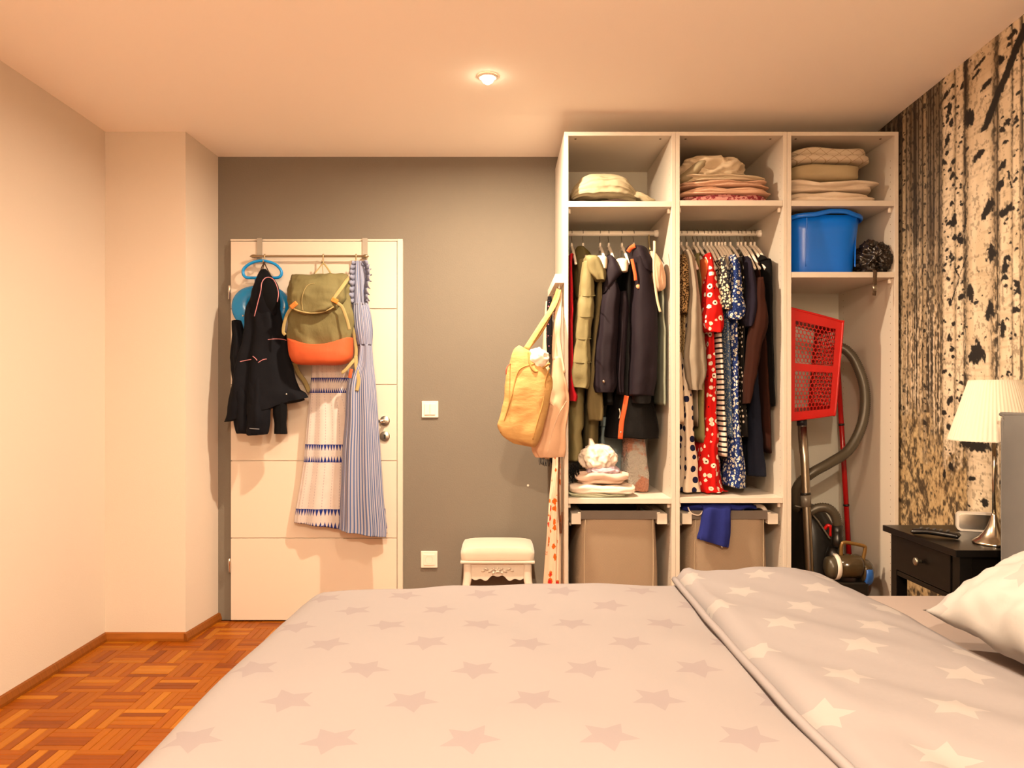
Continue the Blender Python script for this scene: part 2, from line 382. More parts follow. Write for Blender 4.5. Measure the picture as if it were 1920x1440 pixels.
ca.data.foreach_set('color', np.concatenate([mural_colours(Y, Z).reshape(-1, 3), np.ones((ny*nz, 1))], 1).ravel().astype(np.float32))
mm = M('birch forest wallpaper'); at = mm.nt.nodes.new('ShaderNodeAttribute'); at.attribute_name = 'print'; mm.col(at.outputs['Color']).set(Roughness=.75); mm.bump(mm.noise(150, detail=3), .1, .004)
me.materials.append(mm.mat); o = bpy.data.objects.new('wall_right', me); SC.collection.objects.link(o); struct(o); ORG['wall_right'] = Vector((0, 0, 0))
# ---- parquet: basket-weave blocks of five strips
def wood(name, a, b):
    m = M(name); x, y, z = m.ob(); r = m.noise(1, m.vec(x*6, y*110, z), 4)
    n = m.nt.nodes.new('ShaderNodeObjectInfo'); r = r*.8+E(m, n.outputs['Random'])*.4
    m.col(m.mix(r.sm(.2, .95), H(a), H(b))).set(Roughness=.42); m.b.inputs['Specular IOR Level'].default_value = .4
    m.b.inputs['Specular IOR Level'].default_value = .22; m.bump(r, .06, .003); return m.mat
WOODS = [wood('parquet oak honey', '864400', '965202'), wood('parquet oak amber', '7C3C00', '8E4802'), wood('parquet oak rust', '6C3000', '823E00'), wood('parquet oak pale', '965608', 'A66616')]
B, NS = .165, 5; S = B/NS; rnd = random.Random(4); strips = []
def strip_geo(gx, gy, L=B-.0012, W=S-.0012, t=.012, c=.0012):
    a, b = L/2, W/2
    return [(-a, -b, -t), (a, -b, -t), (a, b, -t), (-a, b, -t), (-a, -b, -c), (a, -b, -c), (a, b, -c), (-a, b, -c), (-a+c, -b+c, 0), (a-c, -b+c, 0), (a-c, b-c, 0), (-a+c, b-c, 0)], \
        [(0,1,5,4), (1,2,6,5), (2,3,7,6), (3,0,4,7), (4,5,9,8), (5,6,10,9), (6,7,11,10), (7,4,8,11), (8,9,10,11)]
x0, yy0 = XL, YF
for i in range(int((2.0-XL)/B)+1):
    for j in range(int((YB-YF)/B)+1):
        for k in range(NS):
            if (i+j) % 2: cx, cy, r = x0+i*B+B/2, yy0+j*B+(k+.5)*S, 0
            else: cx, cy, r = x0+i*B+(k+.5)*S, yy0+j*B+B/2, 1
            if cx > 1.9 or cy > YB: continue
            ro = rnd.random(); wi = 0 if ro < .4 else 1 if ro < .68 else 2 if ro < .88 else 3
            vis = cy > 2.3 and cx < -1.06 and not (cx < -1.5 and cy > 3.7) and VX+F*cx/cy > -20
            strips.append((cx, cy, r, wi, vis))
flo = bpy.data.objects['floor']; proto = []
vv, ff = strip_geo(0, 0)
for wm in WOODS:
    me = bpy.data.meshes.new('parquet_strip'); me.from_pydata(vv, [], ff); me.materials.append(wm); proto.append(me)
vs = sorted([s for s in strips if s[4]], key=lambda s: s[1])[:295]; keep = set(id(s) for s in vs)
for s in vs:
    o = bpy.data.objects.new('parquet_strip', proto[s[3]]); SC.collection.objects.link(o); o.parent = flo
    o.location = Vector((s[0], s[1], rnd.uniform(-.0006, .0006)))-ORG['floor']; o.rotation_euler = (0, 0, s[2]*math.pi/2)
v, f, fm = [], [], []
for s in strips:
    if id(s) in keep: continue
    nv = len(v)
    for q in vv: v.append((s[0]+q[0], s[1]+q[1], q[2]) if not s[2] else (s[0]-q[1], s[1]+q[0], q[2]))
    f += [tuple(i+nv for i in q) for q in ff]; fm += [s[3]]*len(ff)
tag(obj('parquet_strip_rest', v, f, None, flo, False, mats=WOODS, fm=fm), kind='stuff')
# ---- wooden skirting, low quarter profile
m_skirt = wood('skirting wood', '6E3A0E', '9A5818')
prof = [(0, 0), (.018, 0), (.018, .012), (.010, .034), (0, .038)]
def skirt(name, a, b, nrm):
    a, b, nrm = Vector(a), Vector(b), Vector(nrm); v = [p+nrm*q[0]+Vector((0, 0, q[1]+.0005)) for p in (a, b) for q in prof]; n = len(prof)
    o = struct(obj(name, v, [(i, (i+1) % n, n+(i+1) % n, n+i) for i in range(n)]+[tuple(range(n))[::-1], tuple(range(n, 2*n))], m_skirt, None, False)); return o
skirt('baseboard_left', (XL, YF, 0), (XL, 3.70, 0), (1, 0, 0)); skirt('baseboard_column', (XL, 3.70, 0), (-1.513, 3.70, 0), (0, -1, 0))
skirt('baseboard_return', (-1.513, 3.68, 0), (-1.475, YB, 0), (1, -.1, 0)); skirt('baseboard_back', (-.49, YB, 0), (.28, YB, 0), (0, -1, 0))
# ---- door: slab with five milled panels, rebated frame strip, hinges, handle
m_door = plain('white door lacquer', 'D0C3B4', .35, nb=.02)
m_steel = plain('brushed steel', 'B8B0A4', .3, 1.0); m_chrome = plain('polished steel', 'D8D2C8', .12, 1.0); m_black = plain('dark keyhole', '17130F', .6)
dl, dr, dt = XX(433, 4.0), XX(744, 4.0), ZZ(452, 4.0)
dr2 = XX(755, 4.0)
door = struct(box('door_1', dl+.004, dr, 4.006, 4.028, .008, dt-.004, m_door, loc=(dl, 4.02, 0)))
zs = [.006]+[ZZ(q, 4.0) for q in (1009, 864, 721, 579)]+[dt]
for a, b in zip(zs[:-1], zs[1:]): box('door_panel', dl, dr, 3.998, 4.008, a+.0022, b-.0022, m_door, door, .0015)
box('door_frame', dr+.002, dr2, 4.004, 4.029, .0, dt+.012, m_door, door, .002); box('door_frame', dl-.006, dr2, 4.008, 4.029, dt+.002, dt+.012, m_door, door, .002)
for py in (1060, 549):
    h = lathe('hinge', [(.006, -.035), (.006, .0), (.0068, .001), (.0068, .035), (.004, .038)], (dl-.005, 3.992, ZZ(py, 4.0)), m_chrome, door, 12)
hx, hz = XX(722, 4.0), ZZ(789, 4.0)
lathe('handle_rosette', [(.026, .0), (.026, -.008), (.022, -.010)], (hx, 3.998, hz), m_steel, door, 28, 'y')
tube('door_handle', [(hx, 3.99, hz), (hx, 3.955, hz), (hx-.012, 3.945, hz), (hx-.05, 3.945, hz-.001), (hx-.115, 3.947, hz-.002)], .0095, m_chrome, door, 12)
k = lathe('keyhole_rosette', [(.026, .0), (.026, -.008), (.022, -.010)], (hx, 3.998, ZZ(818, 4.0)), m_steel, door, 28, 'y')
MB().box(hx-.005, hx+.005, 3.986, 3.989, ZZ(818, 4.0)-.012, ZZ(818, 4.0)+.010).make('keyhole', m_black, k)
# ---- switch and socket on the grey wall
m_plas = plain('white plastic', 'DED5C8', .3)
def plate(px, py, name, label, cat):
    c = P(px, py, 4.03); h = .0435
    t = thing(name, label, cat, c)
    MB().box(c.x-h, c.x+h, 4.019, 4.029, c.z-h, c.z+h, .003).make('cover_plate', m_plas, t); return t, c
t, c = plate(806.5, 767.5, 'light_switch', 'white square double light switch on the grey wall beside the door', 'switch')
for s in (-1, 1): MB().box(c.x+(-.0285 if s < 0 else .0007), c.x+(-.0007 if s < 0 else .0285), 4.013, 4.020, c.z-.0285, c.z+.0285, .002).make('rocker', m_plas, t)
t, c = plate(805, 1048.5, 'wall_socket', 'white square power socket low on the grey wall beside the door', 'socket')
MB().box(c.x-.029, c.x+.029, 4.015, 4.020, c.z-.029, c.z+.029, .002).make('insert', m_plas, t)
lathe('socket_well', [(.0205, -.0065), (.0195, -.0068), (.0185, -.001), (.001, -.001)], (c.x, 4.0205, c.z), plain('socket well plastic', 'C9BFB0', .4), t, 28, 'y', cap=False)
for s in (-1, 1): lathe('pin_hole', [(.003, -.0015), (.001, -.0016)], (c.x, 4.0203, c.z+s*.0095), m_black, t, 12, 'y')
h = P(990, 910, 4.03); tag(lathe('wall_plug_hole', [(.006, -.0008), (.0045, -.0016), (.0035, -.0004), (.0005, -.0004)], (h.x, 4.03, h.z), m_plas, None, 16, 'y', cap=False), 'tiny drilled plug hole in the grey wall above the stool', 'hole')
# ---- the recessed spotlight
m_glow = M('lit lamp face'); m_glow.col((1, .9, .7)).set(Emission_Color=(1, .83, .56, 1), Emission_Strength=18.0); m_glow = m_glow.mat
x, y, e = SPOTS_AND_FILL[0]
t = thing('ceiling_spotlight', 'small round lit spotlight recessed in the middle of the ceiling', 'light', (x, y, CEIL))
lathe('trim_ring', [(.026, -.001), (.026, -.004), (.030, -.008), (.038, -.007), (.041, .0)], (x, y, CEIL), m_plas, t, 40, cap=False)
lathe('lamp_face', [(.0005, -.030), (.010, -.029), (.019, -.023), (.025, -.013), (.0265, -.003)], (x, y, CEIL), m_glow, t, 32, cap=False)
# ---------------------------------------------------------------- the open wardrobe: three tall units side by side
m_ward = plain('white wardrobe foil', 'CEC4B6', .45, nb=.02, ns=260); m_rail = plain('white rail enamel', 'F2EADD', .3); m_hole = plain('drilled hole shadow', '8A7A66', .8)
YW, DW, TH, TOPW = 3.45, .575, .018, 2.36
WX = [.2868+.4998*i for i in range(4)]
SH = [(ZZ(382.5, YW), ZZ(939.5, YW)), (ZZ(380.5, YW), ZZ(938, YW)), (ZZ(381, YW), ZZ(515, YW))]
RAILZ, RAILY = 1.963, 3.74
names = ['open white wardrobe unit holding coats and jackets, next to the grey wall', 'middle open white wardrobe unit packed with patterned dresses', 'open white wardrobe unit with the blue tub and vacuum cleaner, beside the birch wallpaper']
m_back = plain('white hardboard back', 'C6C4B8', .7)
for u in range(3):
    a, b = WX[u]+.0004, WX[u+1]-.0004
    t = thing('wardrobe_unit', names[u], 'wardrobe', ((a+b)/2, YW+.29, 0), 'three open wardrobe units in a row')
    for (x0, x1) in ((a, a+TH), (b-TH, b)):
        box('side_panel', x0, x1, YW, YW+DW, 0.001, TOPW, m_ward, t, .0012)
    box('top_panel', a+TH, b-TH, YW, YW+DW, TOPW-TH, TOPW, m_ward, t, .0012)
    box('bottom_panel', a+TH, b-TH, YW+.002, YW+DW, .065, .083, m_ward, t, .0012); box('plinth', a+TH, b-TH, YW+.02, YW+.034, .001, .065, m_ward, t)
    box('back_panel', a+TH, b-TH, YW+DW-.004, YW+DW, .083, TOPW-TH, m_back, t)
    for k, z in enumerate(SH[u]):
        s = box('shelf', a+TH+.0005, b-TH-.0005, YW+.001, YW+DW-.006, z-.0125, z+.0125, m_ward, t, .0012)
        for x in (a+TH+.006, b-TH-.006):
            lathe('shelf_support', [(.0075, -.022), (.0075, -.006), (.005, .0)], (x, YW+.035, z-.0125), m_rail, s, 10)
    if u < 2:
        r = lathe('clothes_rail', [(.0125, a+TH+.01), (.0125, b-TH-.01)], (0, RAILY, RAILZ), m_rail, t, 20, 'x')
        for x, d in ((a+TH, 1), (b-TH, -1)):
            lathe('rail_bracket', [(.018, x+d*.0005), (.018, x+d*.012), (.0155, x+d*.013), (.0155, x+d*.02)], (0, RAILY, RAILZ), m_rail, r, 20, 'x')
    mb = MB()                                     # the two rows of pin holes in each side panel
    for x, d in ((a+TH, 1), (b-TH, -1)):
        for yy in (YW+.037, YW+DW-.06):
            for k in range(66):
                z = .16+k*.032
                if any(abs(z-q) < .018 for q in SH[u]): continue
                mb.add([(x+d*.0004, yy+.0026*math.cos(q*1.0472), z+.0026*math.sin(q*1.0472)) for q in range(6)], [tuple(range(6))])
    tag(mb.make('pin_holes', m_hole, t), kind='stuff')
# the top corners' screw caps
m_screw = plain('dark screw recess', '4A4034', .6); WU = [bpy.data.objects[q] for q in ('wardrobe_unit', 'wardrobe_unit.001', 'wardrobe_unit.002')]
for u in range(3):
    for x in (WX[u]+.055, WX[u+1]-.06):
        lathe('screw_cap', [(.0055, .0), (.0045, -.0015), (.0005, -.0018)], (x, YW+.045, TOPW-TH), m_screw, WU[u], 12)
# ---- hook rail screwed to the outside of the first unit
m_rw = plain('white painted wood', 'F4EADB', .5)
hr = thing('hook_rail', 'white wooden hook rail on the outer side of the wardrobe, hung with bags', 'hook rail', (WX[0]-.02, 3.72, 1.683))
box('rail_board', WX[0]-.0405, WX[0]-.0005, 3.452, 4.0, 1.683, 1.722, m_rw, hr, .0015)
for k, y in enumerate((3.49, 3.60, 3.71, 3.82, 3.93)):
    tube('hook', [(WX[0]-.02, y, 1.684), (WX[0]-.02, y, 1.66), (WX[0]-.021, y-.01, 1.647), (WX[0]-.022, y-.022, 1.652), (WX[0]-.022, y-.025, 1.665)], .0035, m_steel, hr, 8)

# ---------------------------------------------------------------- bed
BX0, BX1, BY0, BY1, BT = -.53, 1.50, .52, 2.29, .598
m_sheet = fab('pale pink fitted sheet', '9C8E88', 200, .03, .06); m_head = fab('grey upholstery', '666462', 160, .1, .05)
m_bedw = fab('grey bed base cloth', '84807A', 160, .1, .03)
t = thing('bed', 'double bed with a grey upholstered headboard against the birch wallpaper', 'bed', (.5, 1.4, 0))
box('bed_base', BX0+.03, BX1, BY0+.02, BY1-.02, .10, .34, m_bedw, t, .02)
for x in (BX0+.10, BX1-.1):
    for y in (BY0+.1, BY1-.1): lathe('bed_leg', [(.03, .11), (.022, .001)], (x, y, 0), m_black, t, 16)
# headboard: a thick padded board with a piped edge
hb0, hb1, hy0, hy1, hz1 = 1.512, 1.615, BY0-.06, 2.335, 1.135
def pillow_block(name, x0, x1, y0, y1, z0, z1, mat, parent, puff=.012):
    bm = bmesh.new(); bmesh.ops.create_cube(bm, size=1); bmesh.ops.subdivide_edges(bm, edges=bm.edges[:], cuts=14, use_grid_fill=True)
    v = []
    for q in bm.verts:
        p = Vector(q.co)*2; r = 1-.04*max(0, (abs(p.y)**8+abs(p.z)**8+abs(p.x)**8)/3-.33)
        d = Vector((p.x*(1+puff/((x1-x0)/2)*(1-p.y**4)*(1-p.z**4)), p.y*(1+.004*(1-p.x**2)), p.z))*r
        v.append(((x0+x1)/2+d.x*(x1-x0)/2, (y0+y1)/2+d.y*(y1-y0)/2, (z0+z1)/2+d.z*(z1-z0)/2))
    f = [tuple(q.index for q in fc.verts) for fc in bm.faces]; bm.free(); return obj(name, v, f, mat, parent)
h = pillow_block('headboard', hb0, hb1, hy0, hy1, .05, hz1, m_head, t, .014)
e = .004
tube('headboard_piping', [(hb0+.006, hy1-.012, .1), (hb0+.006, hy1-.012, .6), (hb0+.006, hy1-.012, hz1-.08), (hb0+.008, hy1-.02, hz1-.018), (hb0+.008, hy1-.08, hz1-.008), (hb0+.006, 1.4, hz1-.006), (hb0+.008, hy0+.08, hz1-.008), (hb0+.008, hy0+.02, hz1-.018), (hb0+.006, hy0+.012, hz1-.08), (hb0+.006, hy0+.012, .1)], .006, m_head, h, 8)
mt = tag(MB().box(BX0+.02, BX1-.005, BY0, BY1, .345, BT, .045).make('mattress', m_sheet, None, True, (.5, 1.4, .345)), 'mattress in a pale pink fitted sheet, bare between duvet flap and pillow', 'mattress')
# ---- duvet: stars on white, its upper end turned back to show the sand coloured inside
def stars(m, u, v, R=.052, pu=.2235, pv=.157, u0=0., v0=0., turn=0.25):
    """staggered rows of five-pointed stars; returns 0/1"""
    V = (v-v0)/pv; row = V.fl(); y = (V.fr()-.5)*pv
    Uo = (u-u0)/pu+row*.5; x = (Uo.fr()-.5)*pu; cell = Uo.fl()
    rt = (row*12.9+cell*78.2).sin()*.22+turn
    c, s = rt.cos(), rt.sin(); x, y = x*c-y*s, x*s+y*c
    ang = m.math2('ARCTAN2', y, x); r = (x*x+y*y).sqrt(); k = math.radians(36)
    ph = (ang+k).mod(2*k)-k; ph = ph.abs(); ri = R*.5
    nx, ny = ri*math.sin(k), R-ri*math.cos(k); cc = R*ri*math.sin(k)
    return ((r*ph.cos())*nx+(r*ph.sin())*ny).lt(cc)
def math2(s, o, a, b):
    n = s.nt.nodes.new('ShaderNodeMath'); n.operation = o; s.nt.links.new(a.k, n.inputs[0]); s.nt.links.new(b.k, n.inputs[1]); return E(s, n.outputs[0])
M.math2 = math2
def starcloth(name, a, b, **k):
    m = M(name); u, v = m.uv(); m.col(m.mix(stars(m, u, v, **k), H(a), H(b))).set(Roughness=.9); m.b.inputs['Specular IOR Level'].default_value = .15
    x, y, z = m.ob(); m.bump(m.noise(9, detail=4)*.5+m.noise(240, detail=1)*.03, .25, .012); return m.mat
m_duv = starcloth('white star cotton', '827B7B', '7B7274', u0=-.048+.11, v0=1.241-.0785)
m_flap = starcloth('sand star cotton', '837D7E', '908A88', u0=.66, v0=1.21)
dv = thing('duvet', 'white duvet with pale stars, its upper end folded back to a sand lining', 'duvet', (.2, 1.4, BT))
DT = .622
def sheetgrid(name, x0, x1, y0, y1, mat, parent, top, hx0=0, hx1=0, hy0=0, hy1=0, r=.06, st=.02, fn=None, thick=.018, edge=None):
    """cloth lying flat with its sides rolling over and hanging hx / hy down; uv in metres"""
    def prof(s, lo, hi, hl, hh):
        # position along the axis and drop for unrolled coordinate s
        q = r*math.pi/2
        def side(d, h):     # d = distance past the start of the roll
            if d <= 0: return 0, 0
            if d < q: a = d/r; return r*math.sin(a), r*(1-math.cos(a))
            return r, r+(d-q)
        if hl and s < lo+r: o, d = side(lo+r-s, hl); return lo+r-o, d
        if hh and s > hi-r: o, d = side(s-hi+r, hh); return hi-r+o, d
        return s, 0
    us = [x0-hx0+(x1+hx1-x0+hx0)*i/max(1, round((x1-x0+hx0+hx1)/st)) for i in range(round((x1-x0+hx0+hx1)/st)+1)]
    vs_ = [y0-hy0+(y1+hy1-y0+hy0)*i/max(1, round((y1-y0+hy0+hy1)/st)) for i in range(round((y1-y0+hy0+hy1)/st)+1)]
    v, uv = [], []
    for a in us:
        for b in vs_:
            x, d1 = prof(a, x0, x1, hx0, hx1); y, d2 = prof(b, y0, y1, hy0, hy1)
            d = math.hypot(d1, d2) if (d1 < r or d2 < r) else max(d1, d2)+.2*min(d1, d2)
            z = top-d
            if fn: dx, dy, dz = fn(a, b, d); x += dx; y += dy; z += dz
            v.append((x, y, z)); uv.append((a, b))
    m = len(vs_); f = [(i*m+j, (i+1)*m+j, (i+1)*m+j+1, i*m+j+1) for i in range(len(us)-1) for j in range(m-1)]
    o = obj(name, v, f, mat, parent, True, uv)
    md = o.modifiers.new('thickness', 'SOLIDIFY'); md.thickness = thick; md.offset = -1
    return o
def duvet_fn(a, b, d):
    n = mn.noise(Vector((a*2.2, b*2.2, 0)))*.014+mn.noise(Vector((a*7, b*5, 3)))*.005
    crown = .012*(1-((b-1.4)/.95)**2)
    ht = .02*math.sin(a*24+b*3)*min(1, d/.12) if d > 0 else 0
    far = -.03*max(0, (-.1-a)/.45)**1.5*max(0, b-1.2) if a < -.1 else 0
    cx = -.02*max(0, min(1, (b-1.7)/.5))*max(0, min(1, (-.2-a)/.3))
    return (ht*.5*(1 if b < 2.2 else .3)-cx*0, (.018*math.sin(b*2+a*21)*min(1, d/.12) if d > 0 else 0), n*(1 if d < .05 else .3)+crown+far*(b/2.2)**2*.7)
sheetgrid('duvet_cover', -.585, .66, .42, 2.335, m_duv, dv, DT, hx0=.26, hy0=.2, hy1=.26, r=.075, fn=duvet_fn)
def flap_fn(a, b, d):
    # a runs away from the fold line; crumples start near the fold and at the far corner
    e = (a-.52)
    fold = 0
    w1 = math.exp(-((e-.075-.05*math.sin(b*2.3))/.022)**2)*.010*(.4+.6*math.sin(b*1.9+.4)**2)
    w2 = mn.noise(Vector((a*5+b*3.2, b*1.4, 9)))*.012+mn.noise(Vector((a*13+b*8, b*4, 2)))*.005
    hump = .016*max(0, min(1, (b-1.9)/.35))*math.exp(-((a-.86)/.19)**2)
    taper = -.026*max(0, (a-.93)/.14)
    lift = -.02*max(0, 1-e/.05)**2
    crown = .012*(1-((b-1.4)/.95)**2)
    return (.012*math.sin(b*3.1)-.07*max(0, b-1.5)*max(0, e)/.5+.006*mn.noise(Vector((b*6, 0, 1))), 0, w1+w2+hump+taper+lift+crown)
fl = sheetgrid('turned_back_flap', .515, 1.04, .42, 2.34, m_flap, dv, DT+.028, hx0=.03, hx1=.03, hy0=.2, hy1=.22, r=.022, fn=flap_fn, thick=.02)
tube('fold_piping', [(.508+.012*math.sin(b*3.1)+.004*mn.noise(Vector((b*5, 0, 1))), b, DT+.012+.012*(1-((b-1.4)/.95)**2)) for b in [.45+.08*i for i in range(24)]], .009, m_flap, dv, 8, 2)
# ---- pillow
def pillow(name, c, L, W, Hh, mat, rotz, tilt, seed=1, n=56):
    v, f, uv = [], [], []
    Rm = Matrix.Translation(Vector(c)) @ Matrix.Rotation(rotz, 4, 'Z') @ Matrix.Rotation(tilt, 4, 'Y')
    def pt(i, j, sg):
        a, b = -1+2*i/n, -1+2*j/n
        h = max(0, (1-abs(a)**3.2))**.62*max(0, (1-abs(b)**3.2))**.62
        pin = 1-.10*(1-a*a)*abs(b)**3 ; pin2 = 1-.10*(1-b*b)*abs(a)**3
        x, y = a*L/2*pin2, b*W/2*pin
        edge = 1-min(1, (1-max(abs(a), abs(b)))/.5)
        wr = (mn.noise(Vector((a*2.2*L*5+b*3, b*5.5, seed)))*.018+mn.noise(Vector((a*9, b*17, seed+4)))*.009)*(.25+edge)*min(1, h*3)
        rad = math.sin(math.atan2(b, a)*17+seed)*.006*min(1, h*4)*edge
        z = sg*Hh/2*h+wr+rad+(.006*math.sin(9*a+5*b) if h < .01 else 0)
        return Rm @ Vector((x, y, z)), (a*L/2, b*W/2)
    for sg in (1, -1):
        for i in range(n+1):
            for j in range(n+1): p, q = pt(i, j, sg); v.append(p); uv.append(q)
    m = n+1; B0 = m*m
    for i in range(n):
        for j in range(n):
            f.append((i*m+j, (i+1)*m+j, (i+1)*m+j+1, i*m+j+1)); f.append((B0+i*m+j, B0+i*m+j+1, B0+(i+1)*m+j+1, B0+(i+1)*m+j))
    o = obj(name, v, f, mat, None, True, uv)
    bm = bmesh.new(); bm.from_mesh(o.data); bmesh.ops.remove_doubles(bm, verts=bm.verts, dist=1e-4); bm.to_mesh(o.data); bm.free(); return o
m_pil = starcloth('white star pillowcase', 'A9A5A2', '9C9896', u0=.02, v0=.06, R=.05, pu=.26, pv=.2)
tag(pillow('pillow', (1.252, 1.46, .768), .49, .78, .22, m_pil, 0.05, -.42, 3), 'white pillow with faint stars leaning up against the grey headboard', 'pillow')

# ---------------------------------------------------------------- bedside table and what stands on it
m_bk = M('black-brown stained wood'); x, y, z = m_bk.ob(); r = m_bk.noise(1, m_bk.vec(x*8, y*8, z*120), 3)
m_bk.col(m_bk.mix(r, H('060504'), H('100C0A'))).set(Roughness=.3); m_bk.b.inputs['Specular IOR Level'].default_value = .25; m_bk = m_bk.mat
nx0, nx1, ny0, ny1, nz = 1.418, 1.742, 2.395, 2.855, .70
t = thing('bedside_table', 'black-brown bedside table with one drawer between headboard and wardrobe', 'nightstand', ((nx0+nx1)/2, (ny0+ny1)/2, 0))
box('table_top', nx0, nx1, ny0, ny1, nz-.022, nz, m_bk, t, .002)
for x in (nx0+.022, nx1-.050):
    for y in (ny0+.018, ny1-.058): box('leg', x, x+.04, y, y+.04, .001, nz-.022, m_bk, t, .002)
for y in (ny0+.026, ny1-.038): box('side_panel', nx0+.06, nx1-.05, y, y+.012, nz-.17, nz-.022, m_bk, t)
box('back_rail', nx1-.03, nx1-.018, ny0+.05, ny1-.06, nz-.17, nz-.022, m_bk, t); box('lower_rail', nx0+.024, nx0+.04, ny0+.055, ny1-.055, nz-.172, nz-.155, m_bk, t)
box('lower_shelf', nx0+.03, nx1-.02, ny0+.03, ny1-.03, .19, .206, m_bk, t)
dw = box('drawer', nx0+.018, nx0+.036, ny0+.062, ny1-.062, nz-.15, nz-.028, m_bk, t, .0015)
lathe('drawer_knob', [(.006, .0), (.006, -.012), (.014, -.016), (.0135, -.022), (.009, -.025)], (nx0+.018, (ny0+ny1)/2, nz-.085), plain('pewter knob', '8F8778', .35, .9), dw, 20, 'x')
# lamp
m_nick = plain('brushed nickel', 'C6BBA8', .22, 1.0)
lx, ly = 1.604, 2.50
t = thing('table_lamp', 'table lamp with a pleated white shade and slim nickel stem on the bedside table', 'lamp', (lx, ly, nz))
lathe('base', [(.0, .0005), (.062, .0005), (.063, .004), (.060, .008), (.046, .018), (.030, .036), (.019, .058), (.012, .080), (.008, .094), (.006, .10)], (lx, ly, nz), m_nick, t, 40)
lathe('stem', [(.0055, .095), (.0055, .36)], (lx, ly, nz), m_nick, t, 16)
lathe('lamp_holder', [(.013, .335), (.013, .40), (.010, .405)], (lx, ly, nz), m_plas, t, 16)
zb, zt = ZZ(826, ly), ZZ(713, ly)
m_shade = M('pleated shade fabric'); m_shade.col(H('D2C8B7')).set(Roughness=.85, Transmission_Weight=0.0); m_shade.set(Subsurface_Weight=.0); m_shade = m_shade.mat
s = lathe('lamp_shade', [(.131, zb), (.131, zb+.004), (.073, zt-.003), (.072, zt), (.069, zt-.003), (.127, zb+.004), (.131, zb)], (lx, ly, 0), m_shade, t, 240, ripple=.012, rn=60, cap=False)
for r, z in ((.1325, zb), (.0735, zt-.007)): lathe('shade_band', [(r-.001, z), (r, z+.001), (r-.0025 if z < zt-.02 else r-.001, z+.0075)], (lx, ly, 0), m_shade, s, 48, cap=False)
for k in range(3): a = k*2.094; tube('shade_spoke', [(lx, ly, zt-.03), (lx+.071*math.cos(a), ly+.071*math.sin(a), zt-.006)], .0015, m_nick, s, 6)
# clock radio with a mirrored face
cl = P(1830, 973, 2.72)
t = thing('alarm_clock', 'small silver alarm clock with a mirrored face standing behind the lamp base', 'clock', (cl.x, 2.72, nz))
def rrect(w, h, r, n=6):
    return [(sx*(w-r)+r*math.cos(a0+k*math.pi/2/n), sy*(h-r)+r*math.sin(a0+k*math.pi/2/n)) for sx, sy, a0 in ((1, 1, 0), (-1, 1, math.pi/2), (-1, -1, math.pi), (1, -1, 1.5*math.pi)) for k in range(n+1)]
ang = -.38
def rot(mb, c, a):
    mb.v = [Vector((c[0]+(q.x-c[0])*math.cos(a)-(q.y-c[1])*math.sin(a), c[1]+(q.x-c[0])*math.sin(a)+(q.y-c[1])*math.cos(a), q.z)) for q in mb.v]; return mb
cx, cy, czz = cl.x, 2.72, nz+.035
rot(MB().prism([(cx+a, czz+b) for a, b in rrect(.062, .034, .016)], cy-.012, cy+.012), (cx, cy), ang).make('clock_body', plain('silver plastic', 'D8D0C6', .3, .3), t)
rot(MB().prism([(cx+a, czz+b) for a, b in rrect(.054, .026, .010)], cy-.0135, cy-.011), (cx, cy), ang).make('mirror_face', plain('mirror glass', 'D0CCC8', .22, 1.0), t)
# cordless phone handset lying on its side
rc = P(1775, 991, 2.60)
t = thing('remote_control', 'black remote control lying near the front edge of the bedside table', 'remote', (1.515, 2.60, nz))
mb = MB(); pts = [(1.425, 2.665, nz+.011), (1.46, 2.635, nz+.016), (1.50, 2.60, nz+.014), (1.535, 2.57, nz+.012)]
v, f = tube_geo(pts, lambda g, i: (.023*(1-.25*math.sin(g*3.1)**2), .0105*(.25 if g in (0, 1) else 1)), 12, 6, flat=(0, 0, 1)); obj('handset', v, f, plain('glossy black plastic', '0E0C0B', .25), t)
mb = MB()
for k in range(5):
    for j in (-1, 0, 1):
        g = .2+.14*k; x = 1.425+.11*g+j*.008*.68; y = 2.665-.095*g+j*.008*.73; mb.box(x-.0028, x+.0028, y-.0028, y+.0028, nz+.024, nz+.0285)
mb.make('keypad', plain('grey rubber keys', '4A4642', .6), t)

# ---------------------------------------------------------------- dressing stool
m_st = plain('cream painted stool wood', 'CCC2B4', .45)
sx0, sx1, sy0, sy1 = XX(868, 3.72), XX(998, 3.72), 3.715, 3.965
t = thing('dressing_stool', 'cream dressing stool with a padded seat and carved apron against the grey wall', 'stool', ((sx0+sx1)/2, (sy0+sy1)/2, 0))
zc0, zc1 = ZZ(1053, 3.70), .452
m_vel = M('cream velvet'); m_vel.col(m_vel.mix(m_vel.noise(7, detail=4), H('BCAE9C'), H('C8BAA8'))).set(Roughness=.9, Sheen_Weight=.4); m_vel = m_vel.mat
bm = bmesh.new(); bmesh.ops.create_cube(bm, size=1); bmesh.ops.subdivide_edges(bm, edges=bm.edges[:], cuts=12, use_grid_fill=True); v = []
for q in bm.verts:
    p = q.co*2; rr = max(abs(p.x), abs(p.y)); k = 1-.05*max(0, p.z+.2)**2-.03*max(0, -p.z-.6); top = 1-.25*(abs(p.x)**4+abs(p.y)**4)*(p.z > 0)
    cr_ = 1-.03*(abs(p.x)**6*abs(p.y)**6)
    v.append(((sx0+sx1)/2+p.x*k*cr_*((sx1-sx0)/2+.012), (sy0+sy1)/2+p.y*k*cr_*((sy1-sy0)/2+.012), (zc0+zc1)/2+p.z*top*(zc1-zc0)/2))
obj('seat_cushion', v, [tuple(q.index for q in fc.verts) for fc in bm.faces], m_vel, t); bm.free()
